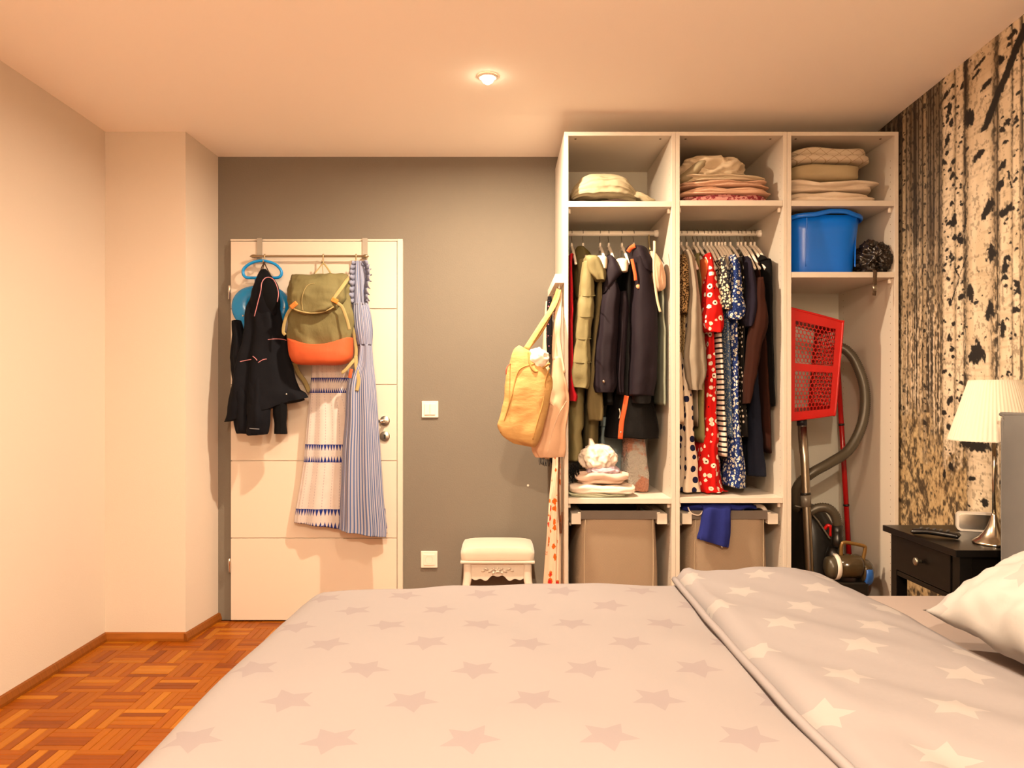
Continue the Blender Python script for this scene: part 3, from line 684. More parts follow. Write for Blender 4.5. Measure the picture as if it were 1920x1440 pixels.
box('seat_board', sx0-.012, sx1+.012, sy0-.012, sy1+.012, zc0-.012, zc0+.002, m_st, t, .004)
za1, za0 = zc0-.012, zc0-.105
def leg_geo(x, y, dx, dy):
    R = [(0, za1, .020), (0, za0+.02, .021), (.008, za0-.03, .019), (.016, za0-.09, .016), (.012, .16, .012), (.0, .08, .010), (.002, .03, .012), (.012, .008, .015), (.014, .001, .014)]
    return loft('leg', [(x+dx*o, y+dy*o, z, r, r) for o, z, r in R], m_st, t, 16, p=3.2, sub=4, bot='cap')
for x, dx in ((sx0+.022, -1), (sx1-.022, 1)):
    for y, dy in ((sy0+.022, -1), (sy1-.022, 1)): leg_geo(x, y, dx, dy)
def apron(a0, a1, c, axis):
    n = 40; top = [(a0+(a1-a0)*i/n, za1) for i in range(n+1)]
    bot = [(a0+(a1-a0)*i/n, za0+.022+.010*math.cos(2*math.pi*i/n*2)+.018*abs(2*i/n-1)**3*-1+.006*math.cos(2*math.pi*i/n*5)) for i in range(n, -1, -1)]
    return MB().prism(top+bot, c-.008, c+.008, axis).make('apron', m_st, t)
fa = apron(sx0+.03, sx1-.03, sy0+.018, 'y'); apron(sx0+.03, sx1-.03, sy1-.018, 'y'); apron(sy0+.03, sy1-.03, sx0+.018, 'x'); apron(sy0+.03, sy1-.03, sx1-.018, 'x')
mb = MB(); mxx = (sx0+sx1)/2; yy = sy0+.008; zz = (za0+za1)/2+.012      # carved flower and leaf scrolls
for s in (-1, 1):
    for k, (ox, oz, L, a) in enumerate(((.018, .004, .02, .5), (.035, -.006, .024, -.4), (.055, .004, .022, .35), (.02, -.014, .018, -.9), (.07, -.004, .016, -.2))):
        v, f = tube_geo([(mxx+s*(ox-L/2*math.cos(a)), yy, zz+oz-L/2*math.sin(a)), (mxx+s*ox, yy-.004, zz+oz+.003), (mxx+s*(ox+L/2*math.cos(a)), yy, zz+oz+L/2*math.sin(a))], lambda g, i: (.001+.005*math.sin(g*3.14), .001+.003*math.sin(g*3.14)), 8, 5, flat=(0, 1, 0)); mb.add(v, f)
for k in range(5):
    a = k*1.257+1.57; v, f = tube_geo([(mxx, yy-.003, zz), (mxx+.008*math.cos(a), yy-.005, zz+.008*math.sin(a)), (mxx+.014*math.cos(a), yy-.001, zz+.014*math.sin(a))], lambda g, i: .0015+.004*math.sin(g*3.14), 8, 4); mb.add(v, f)
mb.make('carved_flower', m_st, fa, True)
# ---------------------------------------------------------------- over-door hook rail and everything hung from it
m_brass = plain('matt nickel rail', 'A08C6C', .3, .9); m_strip = plain('grey metal strap', '9C958A', .5, .4)
DR = 3.955
rz = ZZ(480.5, DR)
t = thing('over_door_rail', 'slim metal hook rail hung over the top of the white door', 'hook rail', (XX(580, DR), DR, rz))
lathe('rail', [(.0005, XX(468, DR)), (.009, XX(473, DR)), (.0095, XX(477, DR)), (.0058, XX(482, DR)), (.0058, XX(680, DR)), (.0095, XX(684, DR)), (.009, XX(688, DR)), (.0005, XX(692, DR))], (0, DR, rz), m_brass, t, 16, 'x')
for px in (482.5, 682): 
    x = XX(px, DR); mb = MB().box(x-.0135, x+.0135, 3.990, 3.993, rz-.008, dt+.014).box(x-.0135, x+.0135, 3.993, 4.027, dt+.0125, dt+.0145).box(x-.008, x+.008, DR+.004, 3.991, rz-.006, rz+.006); mb.make('door_strap', m_strip, t)
for px in (497, 606.5, 668):
    x = XX(px, DR); tube('hook', [(x, DR, rz+.009), (x, DR-.009, rz+.004), (x, DR-.009, rz-.02), (x, DR-.010, rz-.036), (x, DR-.02, rz-.044), (x, DR-.03, rz-.036), (x, DR-.032, rz-.026)], .0036, m_brass, t, 8)
# ---- blue plastic child's potty seat behind the jacket
m_blue = plain('glossy blue plastic', '0E88D0', .25)
D = 3.945
t = thing('child_toilet_seat', "blue plastic child's toilet seat with a loop handle behind the dark jacket", 'toilet seat', P(492, 560, 3.96))
tube('loop_handle', [P(472, 521, D), P(461, 520, D), P(456, 513, D), P(458, 503, D), P(472, 493, D), P(492, 489, D), P(513, 494, D), P(525, 504, D), P(528, 513, D), P(523, 520, D), P(512, 521, D), P(492, 521, D)], (.0075, .011), m_blue, t, 12, 5, True, (0, 1, 0))
# the seat: a shell with two raised lobes and an opening
n = 64; v, f = [], []
def lobe(a):      # outline in pixels about (489, 570)
    k = 1+.13*math.cos(2*a+math.pi)*1
    r = 57*(1+.06*math.cos(2*a))-(16 if False else 0)
    x, y = 55*math.cos(a), 62*math.sin(a)
    if y < 0: y *= .62+.12*abs(math.cos(a)); 
    if y > 0: x *= 1-.45*(y/62)**2
    return 489+x, 575+y
for (sc, dd) in ((1.0, 3.985), (1.0, 3.965), (.93, 3.948), (.80, 3.940), (.46, 3.943), (.36, 3.958), (.34, 3.985)):
    for k in range(n):
        px, py = lobe(2*math.pi*k/n); v.append(P(489+(px-489)*sc, 572+(py-572)*sc, dd))
for i in range(6):
    for k in range(n): f.append((i*n+k, i*n+(k+1) % n, (i+1)*n+(k+1) % n, (i+1)*n+k))
obj('seat_shell', v, f, m_blue, t)
tube('neck', [P(489, 519, 3.955), P(489, 530, 3.96), P(489, 541, 3.965)], (.032, .008), m_blue, t, 12, 4, flat=(0, 1, 0))
for px, py in ((456, 592), (533, 577)): lathe('lobe_stud', [(.005, 0), (.004, -.006), (.0005, -.007)], P(px, py, 3.94), m_plas, t, 10, 'y')
# ---- navy hooded jacket
m_navy = fab('navy softshell', '06070F', 200, .2, .25, .85); m_pink = plain('pink piping', 'BE7A80', .6); m_navy2 = fab('black lining', '040407', 200, .2, .2)
def R(pl, pr, py, d, ry, tl=0.0):
    return (XX((pl+pr)/2, d), d, ZZ(py, d), (pr-pl)/2*d/F, ry, tl)
DJ = 3.875
t = thing('navy_jacket', 'dark navy hooded jacket with pink piping hanging at the hinge side of the door', 'jacket', P(497, 490, DJ))
body = loft('jacket_body', [R(478, 514, 545, DJ, .045), R(466, 524, 580, DJ, .055), R(462, 530, 612, DJ, .058), R(456, 538, 640, DJ, .060), R(446, 544, 680, DJ, .062), R(436, 558, 725, DJ, .064), R(430, 570, 752, DJ, .066, .22), R(424, 576, 768, DJ, .064, .3)], m_navy, t, 96, 5, .012, 3, 2.3, wob=.010, wf=7)
hood = loft('hood', [R(490, 501, 506, DJ, .02), R(483, 511, 518, DJ-.005, .04), R(476, 521, 535, DJ-.012, .056), R(471, 524, 558, DJ-.015, .062), R(466, 524, 582, DJ-.01, .055), R(464, 520, 600, DJ, .04)], m_navy, t, 48, 3, .006, 5, 2.2, wob=.006)
# hood opening lined in black, edged with pink piping
tube('hood_piping', [P(477, 593, DJ-.066), P(484, 565, DJ-.08), P(489, 545, DJ-.082), P(491, 530, DJ-.075), P(498, 521, DJ-.058), P(508, 521, DJ-.052), P(516, 529, DJ-.058), P(522, 548, DJ-.056), P(520, 566, DJ-.062)], .0022, m_pink, hood, 8)
loft('hood_lining', [R(497, 508, 524, DJ-.042, .018), R(492, 516, 535, DJ-.05, .025), R(489, 520, 552, DJ-.055, .027), R(487, 519, 570, DJ-.052, .022), R(490, 512, 585, DJ-.045, .01)], m_navy2, hood, 32)
for pts in (((450, 678), (460, 676), (471, 674)), ((474, 668), (479, 672), (482, 676)), ((484, 680), (492, 675), (500, 673)), ((502, 637), (515, 635.5), (528, 636), (538, 638))):
    pass
def on(ob_, px, py, d0=3.6, off=.002):
    """point on the front of a mesh under a pixel"""
    q = Vector((0, 0, CH)); dr_ = P(px, py, 1)-q; lo = ORG[ob_.name]
    from mathutils.bvhtree import BVHTree
    if ob_.name not in BV: BV[ob_.name] = BVHTree.FromPolygons([w_.co for w_ in ob_.data.vertices], [tuple(p.vertices) for p in ob_.data.polygons])
    h, nrm, i, dist = BV[ob_.name].ray_cast(q-lo, dr_.normalized())
    return (h+lo-dr_.normalized()*off) if h else P(px, py, d0)
BV = {}
for pts in (((450, 678), (460, 676), (471, 674)), ((474, 668), (479, 672), (482, 676)), ((484, 680), (492, 675), (500, 673)), ((502, 637), (515, 635.5), (528, 636), (537, 638))):
    tube('pocket_piping', [on(body, a, b, DJ-.06) for a, b in pts], .002, m_pink, body, 8)
s1 = loft('sleeve', [R(436, 452, 600, DJ+.02, .02), R(434, 466, 660, DJ+.01, .035), R(436, 478, 720, DJ, .045), R(438, 486, 765, DJ, .046), R(440, 486, 800, DJ, .042), R(444, 480, 813, DJ, .036)], m_navy, t, 40, 4, .008, 8, wob=.01)
s2 = loft('sleeve', [R(470, 500, 700, DJ-.045, .02), R(466, 504, 745, DJ-.045, .035), R(463, 505, 785, DJ-.045, .04), R(460, 502, 806, DJ-.045, .036), R(464, 498, 815, DJ-.045, .03)], m_navy, t, 40, 4, .008, 18, wob=.008)
loft('sleeve', [R(513, 537, 735, DJ-.02, .025), R(512, 538, 770, DJ-.02, .03), R(514, 537, 795, DJ-.02, .028), R(513, 538, 814, DJ-.02, .028)], m_navy2, t, 32, 3, .004, 19, wob=.004)
lathe('reflective_dot', [(.004, 0), (.0005, -.002)], on(body, 537, 739, DJ-.05), m_plas, body, 8, 'y')
tube('print_mark', [on(s2, q, 803+2*math.sin(q), DJ-.08, .001) for q in (468, 474, 480, 486)], .0022, plain('grey print', '7A7A7E', .7), s2, 6)
for a, b in ((484, 495), (490, 496), (505, 494)): tube('hanging_loop', [P(496+(b-495)*1.0, 491, DJ+.045), P((496+a)/2, 503, DJ+.02), P(a+4, 520, DJ-.01)], (.0035, .0015), plain('brown cord', '3A2618', .8), t, 6)
# ---- khaki backpack with orange base
m_kh = fab('waxed khaki canvas', '6A6342', 180, .25, .9, .8); m_kh2 = fab('khaki webbing', '9A8A5E', 300, .1, .1); m_or = fab('orange coated canvas', 'B4522E', 160, .12, .35, .6); m_orp = plain('orange plastic', 'DE7E34', .35)
DB = 3.838
t = thing('backpack', 'olive canvas backpack with an orange base and two orange buckles', 'backpack', P(604, 495, DB))
body = loft('body', [R(548, 652, 524, DB+.03, .055), R(544, 656, 540, DB+.02, .070), R(543, 658, 575, DB, .068), R(542, 660, 610, DB-.003, .068), R(546, 657, 638, DB+.004, .060), R(552, 652, 660, DB+.008, .054)], m_kh, t, 80, 7, .006, 3, 3.2, wob=.014, wf=14)
base = loft('base', [R(541, 661, 634, DB-.004, .082), R(542, 662, 652, DB-.004, .086), R(545, 661, 668, DB-.004, .086), R(552, 654, 679, DB-.004, .078), R(566, 640, 684, DB, .06), R(590, 615, 685, DB, .02)], m_or, t, 72, 5, .002, 9, 3.0, wob=.003, wf=12, top='cap')
# curve the join between canvas and base: it sags in the middle
for w_ in base.data.vertices:
    fz = min(1, max(0, (w_.co.z+ORG[base.name].z-ZZ(664, DB))/.072)); w_.co.z -= .035*fz*max(0, 1-((w_.co.x+ORG[base.name].x-XX(598, DB))/.15)**2)
flap = loft('top_flap', [R(549, 651, 516, DB+.028, .040), R(545, 655, 520, DB+.018, .074), R(545, 654, 540, DB-.012, .092), R(546, 650, 562, DB-.02, .10), R(550, 640, 580, DB-.02, .104), R(556, 630, 588, DB-.018, .102), R(566, 618, 591, DB-.012, .09)], m_kh, t, 72, 4, .005, 5, 3.0, wob=.016, wf=13)
tube('flap_rim', [on(flap, a, b, DB-.1) for a, b in ((549, 578), (560, 583), (580, 587), (600, 586), (615, 581), (626, 575))], .004, m_kh2, flap, 8)
tube('flap_seam', [on(flap, a, b, DB-.1) for a, b in ((568, 583), (566, 565), (569, 548), (577, 535), (590, 531))], .0018, m_kh2, flap, 6)
tube('grab_loop', [P(590, 513, DB+.02), P(598, 503, DB+.05), P(605, 494, DB+.072), P(607, 494, DB+.072), P(614, 503, DB+.05), P(622, 516, DB+.02)], (.0045, .0018), m_kh2, t, 8)
tube('hang_cord', [P(604, 494, DB+.07), P(605, 505, DB+.05), P(606, 515, DB+.03)], .0018, m_kh2, t, 6)
def buckle(px, py, a, st):
    c = on(flap, px, py, DB-.1, .006); b = MB(); b.box(-.019, .019, -.005, .005, -.011, .011, .003)
    for k in range(4): b.box(-.013+k*.008, -.010+k*.008, -.0075, -.004, -.009, .009)
    m3 = Matrix.Rotation(a, 4, 'Y'); b.v = [c+(m3 @ q) for q in b.v]; b.make('buckle', m_orp, t)
    tube('webbing_strap', st, (.008, .0016), m_kh2, t, 8, flat=(0, -1, 0))
buckle(551, 572, -.7, [P(546, 577, DB-.098), P(538, 590, DB-.085), P(533, 606, DB-.08), P(531, 622, DB-.078), P(535, 628, DB-.078)])
buckle(627, 563, .45, [P(632, 568, DB-.10), P(641, 575, DB-.098), P(648, 592, DB-.096), P(652, 605, DB-.092), P(655, 618, DB-.088)])
tube('shoulder_strap', [P(625, 560, DB-.108), P(640, 540, DB-.09), P(650, 525, DB-.06), P(650, 519, DB-.02)], (.010, .002), m_kh2, t, 8, flat=(0, -1, 0))
tube('side_strap', [P(660, 612, DB), P(666, 640, DB+.02), P(667, 668, DB+.02), P(658, 682, DB), P(645, 696, DB-.01), P(640, 698, DB-.01)], (.009, .0018), m_kh2, t, 8, flat=(0, -1, 0))
tube('side_strap', [P(667, 668, DB+.018), P(668, 690, DB), P(672, 712, DB-.005), P(669, 733, DB-.01)], (.010, .002), m_kh2, t, 8, flat=(0, -1, 0))
tube('side_strap', [P(552, 681, DB+.03), P(560, 700, DB+.09), P(571, 715, DB+.11), P(580, 735, DB+.115)], (.012, .002), m_kh2, t, 8, flat=(0, -1, 0))
tube('strap_clip', [P(659, 692, DB-.012), P(657, 701, DB-.014), P(656, 709, DB-.012)], (.009, .004), m_or, t, 10, flat=(0, -1, 0))
# ---- white dress with blue toothed bands
def dresscol(m):
    u, v = m.uv(); c = H('C6BCB8'); wv = m.noise(20, detail=3)
    base = m.mix(wv.sm(.3, .7)*.5, c, H('BAB0AC'))
    ln = ((u*30).fr()-.5).abs().lt(.045)*((v*70).fr()).gt(.45)
    base = m.mix(ln*.45, base, H('6E6678')); acc = base
    for zt, zb in ((708, 737), (834, 868), (956, 994)):
        a, b = ZZ(zt, 3.9), ZZ(zb, 3.9); h = (a-b)*.36
        band = v.lt(a)*v.gt(b); k = m.mix(band*.6, acc, H('B4ACAC'))
        tooth = ((u*74).fr()-.5).abs()*2
        t1 = tooth.gt((a-v)/h*-1+1.0) if False else ((1-tooth)-((a-v)/h)).gt(0)
        t2 = ((1-tooth)-((v-b)/h)).gt(0)
        k = m.mix((t1+t2).mi(1.0)*band, k, H('1E2C72')); acc = k
    return acc
m_dr = fabx('white cotton with blue teeth', dresscol, .12)
DD = 3.95
t = tag(loft('white_dress', [R(596, 650, 560, DD+.015, .012), R(592, 655, 640, DD, .022), R(584, 660, 690, DD, .03), R(583, 668, 715, DD, .026), R(578, 695, 770, DD, .028), R(572, 708, 840, DD, .03), R(570, 712, 868, DD, .03), R(562, 716, 920, DD, .032), R(555, 722, 966, DD, .032, -.08), R(553, 724, 990, DD, .032, -.12)], m_dr, None, 160, 9, .006, 4, 2.0, loc=P(610, 990, DD), tw=.2),
    'white tiered dress with dark blue toothed bands hanging below the backpack', 'dress')
# ---- blue striped sun dress
def stripe(m):
    u, v = m.uv(); w_ = (u*46).fr(); a = w_.lt(.5); b = (w_-.75).abs().lt(.05)
    return m.mix(b, m.mix(a, H('A8A2A6'), H('4E608A')), H('6E7C9E'))
m_sp = fabx('blue white striped cotton', stripe, .10)
DS = 3.865
t = thing('striped_dress', 'blue and white striped dress with ruffled straps hanging from the rail end', 'dress', P(676, 490, DS))
loft('skirt', [R(673, 697, 646, DS+.01, .03), R(668, 699, 680, DS+.008, .034), R(652, 703, 720, DS, .038), R(648, 708, 790, DS, .042), R(643, 712, 850, DS, .044), R(640, 717, 930, DS, .046), R(638, 722, 985, DS, .042, -.1), R(637, 722, 1000, DS, .042, -.16)], m_sp, t, 140, 6, .008, 7, 2.1, tw=.15)
loft('bodice', [R(662, 690, 568, DS+.01, .028), R(661, 695, 590, DS+.008, .034), R(664, 698, 620, DS+.008, .036), R(671, 697, 648, DS+.01, .03)], m_sp, t, 80, 22, .0022, 8, 2.3, fgrow=False)
loft('bodice', [R(662, 682, 490, DS+.03, .018), R(660, 686, 520, DS+.02, .024), R(661, 688, 550, DS+.012, .026), R(662, 690, 572, DS+.01, .028)], m_sp, t, 60, 8, .004, 12, 2.3, fgrow=False)
def ruffle(name, pts, wd, seed):
    P2 = cr([tuple(p) for p in pts], 14); v, f = [], []
    for i, p in enumerate(P2):
        a = i*.9+seed; v += [Vector(p)+Vector((-wd*.25, .008, 0)), Vector(p)+Vector((wd*.3+.003*math.sin(a), -.01*math.sin(a)-.006, .004*math.cos(a))), Vector(p)+Vector((wd*.75+.005*math.sin(a*1.1), -.018*math.sin(a+.5)-.004, .008*math.cos(a)))]
    for i in range(len(P2)-1):
        for k in range(2): f.append((3*i+k, 3*i+k+1, 3*i+k+4, 3*i+k+3))
    o = obj(name, v, f, m_sp, t, True, [(i % 3*.03+i*.02, 0) for i in range(len(v))]); md = o.modifiers.new('thickness', 'SOLIDIFY'); md.thickness = .0015; return o
ruffle('ruffle', [P(680, 490, DS), P(686, 500, DS-.005), P(688, 520, DS-.012), P(684, 545, DS-.014), P(684, 566, DS-.012)], .026, 1)
ruffle('ruffle', [P(666, 490, DS), P(663, 505, DS-.01), P(664, 525, DS-.012), P(662, 548, DS-.014), P(663, 568, DS-.012)], -.020, 4)
# ---------------------------------------------------------------- bags hung on the wardrobe's outer hook rail
m_yel = M('mustard canvas'); x, y, z = m_yel.ob(); m_yel.col(m_yel.mix(m_yel.noise(1, m_yel.vec(x*30, y*30, z*90), 4), H('AE8246'), H('C29C64'))).set(Roughness=.85); m_yel.bump(m_yel.noise(1, m_yel.vec(x*18, y*18, z*40), 4), .35, .01); m_yel = m_yel.mat
m_yel2 = fab('mustard strap canvas', 'A87E48', 240, .1, .1); m_pch = fab('apricot cotton', 'C8A284', 220, .1, .45); m_pch2 = fab('pale apricot cotton', 'D4B498', 220, .08, .3); m_wht = fab('white crumpled cotton', 'E4D5C6', 200, .06, .4)
D = 3.315
def RR(pl, pr, py, ry, d=D, tl=0.0): return (XX((pl+pr)/2, d), d, ZZ(py, d), (pr-pl)/2*d/F, ry, tl)
t = thing('mustard_tote_bag', 'mustard yellow canvas tote bag hanging in front of the others beside the wardrobe', 'bag', P(1000, 560, D))
bd = loft('body', [RR(974, 1000, 654, .02, tl=-.7), RR(963, 1030, 678, .040, tl=-.75), RR(955, 1036, 702, .050, tl=-.5), RR(948, 1034, 727, .056, tl=-.2), RR(943, 1029, 757, .060), RR(937, 1020, 787, .060, tl=-.1), RR(934, 1012, 810, .055, tl=-.3), RR(944, 1006, 826, .040, tl=-.3), RR(966, 1002, 836, .015, tl=-.2)], m_yel, t, 72, 3, .006, 4, 2.5, wob=.008, wf=8, top='hollow', bot='cap')
tube('seam', [on(bd, a, b, D-.08, .001) for a, b in ((1003, 682), (978, 690), (968, 706), (960, 740), (948, 780), (939, 812))], .0032, m_yel2, bd, 8)
tube('seam', [on(bd, a, b, D-.08, .001) for a, b in ((1030, 690), (1022, 720), (1018, 755), (1008, 790), (999, 824))], .0032, m_yel2, bd, 8)
tube('red_stitching', [on(bd, a, b, D-.08, .001) for a, b in ((957, 682), (950, 690), (949, 702))], .0022, plain('red thread', 'B8452A', .8), bd, 6)
tube('bag_mouth', [on(bd, a, b, D-.08, .002) for a, b in ((990, 660), (994, 684), (1004, 697), (1018, 690), (1030, 682))], .0045, m_yel2, bd, 8)
HK = (WX[0]-.022, 3.468, 1.655)
for o in (0, .03): tube('carrying_strap', [HK, P(1040-o*60, 570, 3.42), P(1015, 610+o*260, D+.03), P(986, 655, D-.02+o)], (.012, .002), m_yel2 if o else m_yel, t, 8, flat=(0, -1, 0))
tag(crumple('white_cloth', P(1009, 672, D-.01), (.042, .034, .042), m_wht, None, 5, .4, 1.1, 4), 'white crumpled cloth sticking out of the mustard tote bag', 'cloth')
D2 = 3.41
t = thing('apricot_tote_bag', 'apricot cotton bag hanging behind the mustard tote, against the wardrobe edge', 'bag', P(1043, 560, D2))
bd2 = loft('body', [RR(1036, 1050, 668, .015, D2), RR(1034, 1058, 700, .026, D2), RR(1030, 1067, 735, .03, D2), RR(1024, 1066, 756, .03, D2), RR(1014, 1062, 790, .032, D2), RR(1004, 1060, 825, .032, D2), RR(998, 1058, 845, .03, D2, -.15), RR(1006, 1056, 858, .02, D2)], m_pch, t, 64, 4, .005, 14, 2.4, wob=.007, wf=9, bot='cap')
tube('hem_seam', [on(bd2, a, b, D2-.05, .001) for a, b in ((1020, 752), (1034, 758), (1044, 764))], .0018, m_pch2, bd2, 6); tube('side_seam', [on(bd2, a, b, D2-.05, .001) for a, b in ((1062, 752), (1046, 780), (1034, 815), (1026, 850))], .002, m_pch2, bd2, 6)
tube('carrying_strap', [(WX[0]-.02, 3.475, 1.655), P(1044, 600, D2), P(1040, 640, D2), P(1040, 675, D2-.01)], (.011, .002), m_pch2, t, 8, flat=(0, -1, 0)); tube('carrying_strap', [(WX[0]-.018, 3.48, 1.655), P(1048, 600, D2), P(1047, 640, D2), P(1056, 700, D2-.01)], (.011, .002), m_pch2, t, 8, flat=(0, -1, 0))
# bead necklaces
m_gold = plain('gold beads', 'C08A34', .3, .8); m_brn = plain('brown leather', '5E3418', .6)
def beads(name, label, px, y, z1, col, r, seed):
    rn_ = random.Random(seed); mb = MB(); x = XX(px, y); cd = []
    t_ = thing(name, label, 'necklace', (x, y, z1))
    for k in range(40):
        g = k/39*2-1; zz = 1.650-(1.650-z1)*(1-abs(g)**2.4); xx = x+.008*g+rn_.uniform(-.001, .001); cd.append((xx, y+.018*g, zz))
        bm = bmesh.new(); bmesh.ops.create_icosphere(bm, subdivisions=1, radius=r); mb.add([q.co+Vector(cd[-1]) for q in bm.verts], [tuple(q.index for q in fc.verts) for fc in bm.faces]); bm.free()
    tube('cord', cd, .0012, col, t_, 5, 1); tag(mb.make('small_beads', col, t_, True), kind='stuff')
beads('bead_necklace', 'gold bead necklace hanging from the hook rail by the wardrobe edge', 1047, 3.55, ZZ(625, 3.55), m_gold, .0042, 1)
beads('bead_necklace', 'dark brown bead necklace hanging deeper on the hook rail', 1040, 3.62, ZZ(600, 3.62), m_brn, .004, 2)
# black glittery scarf, fringed shawl, floral dress, leather belt
m_glit = fabx('black floral ribbon', lambda m: m.mix(m.vor(70)[0].lt(.28)*m.vor(70)[1].gt(.5), H('0C0A10'), H('9A5A6C')))
DQ = 3.80
tag(loft('black_scarf', [RR(1027, 1034, 556, .012, DQ), RR(1025, 1036, 580, .02, DQ), RR(1024, 1035, 640, .022, DQ), RR(1026, 1034, 664, .015, DQ)], m_glit, None, 32, 4, .003, 5, loc=P(1030, 664, DQ)), 'narrow black scarf with small pink flowers behind the yellow strap', 'scarf')
m_fr = fab('cream fringe', 'D8C4A4', 240, .1, .2)
t = thing('fringed_shawl', 'cream shawl with a black and white fringed end below the apricot bag', 'shawl', P(1026, 600, 3.9))
loft('shawl', [RR(1023, 1027, 565, .01, 3.92), RR(1019, 1028, 620, .02, 3.92), RR(1016, 1030, 700, .03, 3.92), RR(1014, 1040, 860, .03, 3.86)], m_fr, t, 40, 6, .004, 9)
mb = MB(); rn_ = random.Random(3)
for k in range(16):
    px = 1012+k*1.7; a = P(px, 856, 3.84); v, f = tube_geo([a, P(px-1+rn_.uniform(-1, 1), 864, 3.835), P(px+rn_.uniform(-1.5, 1.5), 872+rn_.uniform(-2, 3), 3.835)], .0016, 5, 2); mb.add(v, f)
tag(mb.make('fringe', plain('black fringe', '1E1A1C', .8), t, True), kind='stuff')
def floral(m):
    d, r = m.vor(1, m.vec(*[q*s for q, s in zip(m.ob(), (34, 34, 24))]), .9); n = m.noise(90, detail=3)
    c = m.mix(((d+n*.5).lt(.62))*r.gt(.35), H('E4CDB4'), H('C8641E')); c = m.mix(((d+n*.5).lt(.5))*r.gt(.72), c, H('C2262E')); return m.mix(((d+n*.6).lt(.5))*r.lt(.45)*r.gt(.35), c, H('2E3448'))
m_flo = fabx('orange flower print', floral, .15); DFL = 3.55
t = thing('floral_dress', 'long cream dress with orange and red flowers hanging beside the wardrobe side', 'dress', P(1045, 860, DFL))
loft('skirt', [RR(1042, 1050, 640, .015, DFL), RR(1037, 1051, 850, .03, DFL), RR(1031, 1051, 930, .04, DFL), RR(1026, 1051, 1010, .045, DFL), RR(1020, 1051, 1100, .05, DFL), RR(1018, 1051, 1150, .05, DFL)], m_flo, t, 90, 7, .006, 6, 2.2, tw=.2)
tube('tie_belt', [P(1052, 700, 3.48), P(1049, 850, 3.48), P(1047, 920, 3.48), P(1051, 1000, 3.48), P(1054, 960, 3.485)], (.004, .0012), m_brn, t, 6)
tag(loft('navy_bag', [RR(1041, 1043, 560, .003, 3.66), RR(1040, 1044, 640, .006, 3.66), RR(1039, 1045, 800, .008, 3.66), RR(1032, 1045, 842, .02, 3.66), RR(1030, 1046, 858, .025, 3.66), RR(1033, 1044, 868, .015, 3.66)], m_navy, None, 24, loc=P(1038, 868, 3.66), bot='cap'), 'corner of a small dark navy pouch peeping out under the apricot bag', 'bag')
# ---------------------------------------------------------------- hangers and clothes in the first two units
m_hang = plain('white hanger lacquer', 'F0E6D8', .35); m_wire = plain('hanger wire', '8C8478', .3, 1.0)
hang_n = 0
def hanger(x, label, group, drop=.13, arm=.215, neck=1.902, sw=0.0):
    """wire hook over the rail, a flat white neck and two arms running front to back; sw swings the front arm sideways"""
    t = thing('clothes_hanger', label, 'hanger', (x, RAILY, neck), group)
    R_ = .017; pts = [(x, RAILY+.001, neck), (x, RAILY+.001, RAILZ-.034), (x, RAILY+.014, RAILZ-.02)]+[(x, RAILY+R_*math.cos(a), RAILZ+R_*math.sin(a)) for a in (-.5, 0, .5, 1.0, 1.57, 2.1, 2.7, 3.3)]
    tube('hook', pts, .0017, m_wire, t, 6, 4)
    P0 = [(sw*(1-(k/10)), -arm*(1-k/10), -drop*(1-k/10)**1.3-.02*(1 if k < 10 else 0)*math.sin((1-k/10)*3.14)*.0) for k in range(11)]
    pts = [(x+a, RAILY+b, neck-.002+c) for a, b, c in P0]+[(x-a, RAILY-b, neck-.002+c) for a, b, c in P0[:-1][::-1]]
    tube('arms', pts, lambda g, i: (.0040+.0035*abs(2*g-1), .0062+.002*(1-abs(2*g-1))), m_hang, t, 10, 2, flat=(1, 0, 0))
    box('neck', x-.0045, x+.0045, RAILY-.010, RAILY+.010, neck-.022, neck+.016, m_hang, t, .002)
    return t
def hang(name, label, cat, lev, mat, yn=3.53, dep=.36, folds=5, amp=.003, seed=1, neck=None, wob=.004, p=2.4, t=None, group=None, bot='hollow', n=56):
    """a garment on a hanger, seen on its front edge; lev = [(py, pxl, pxr)] on that edge at depth yn.
    neck = x of the hanger: the shoulder then climbs from the front edge to the neck"""
    rings = []
    if neck is not None:
        z0 = ZZ(lev[0][0], yn); x0 = XX((lev[0][1]+lev[0][2])/2, yn); r0 = (lev[0][2]-lev[0][1])/2*yn/F; cy = yn+dep/2; top = max(z0+.008, 1.856)
        rings += [(neck, RAILY, top, .010, .03), (neck*.75+x0*.25, RAILY*.6+cy*.4, top-(top-z0)*.25, max(.010, r0*.6), dep*.24), (neck*.35+x0*.65, RAILY*.25+cy*.75, top-(top-z0)*.65, max(.010, r0*.85), dep*.40)]
    for py, a, b in lev:
        xa, xb = XX(a, yn), XX(b, yn); lo, hi = (WX[0]+.022, WX[1]-.024) if (xa+xb)/2 < WX[1] else (WX[1]+.022, WX[2]-.024)
        xa, xb = max(xa, lo), min(xb, hi); xb = max(xb, xa+.008); xa = min(xa, xb-.008)
        rings.append(((xa+xb)/2, yn+dep/2, max(ZZ(py, yn), .732), (xb-xa)/2, dep/2))
    o = loft(name, rings, mat, t, n, folds, amp, seed, p, 5, wob, 11, tw=.5, bot=bot, loc=None if t else (rings[-1][0], yn+dep/2, rings[-1][2]))
    if t is None: tag(o, label, cat, group)
    return o
def garment(name, label, cat, x):
    return thing(name, label, cat, (x, RAILY, 1.88))
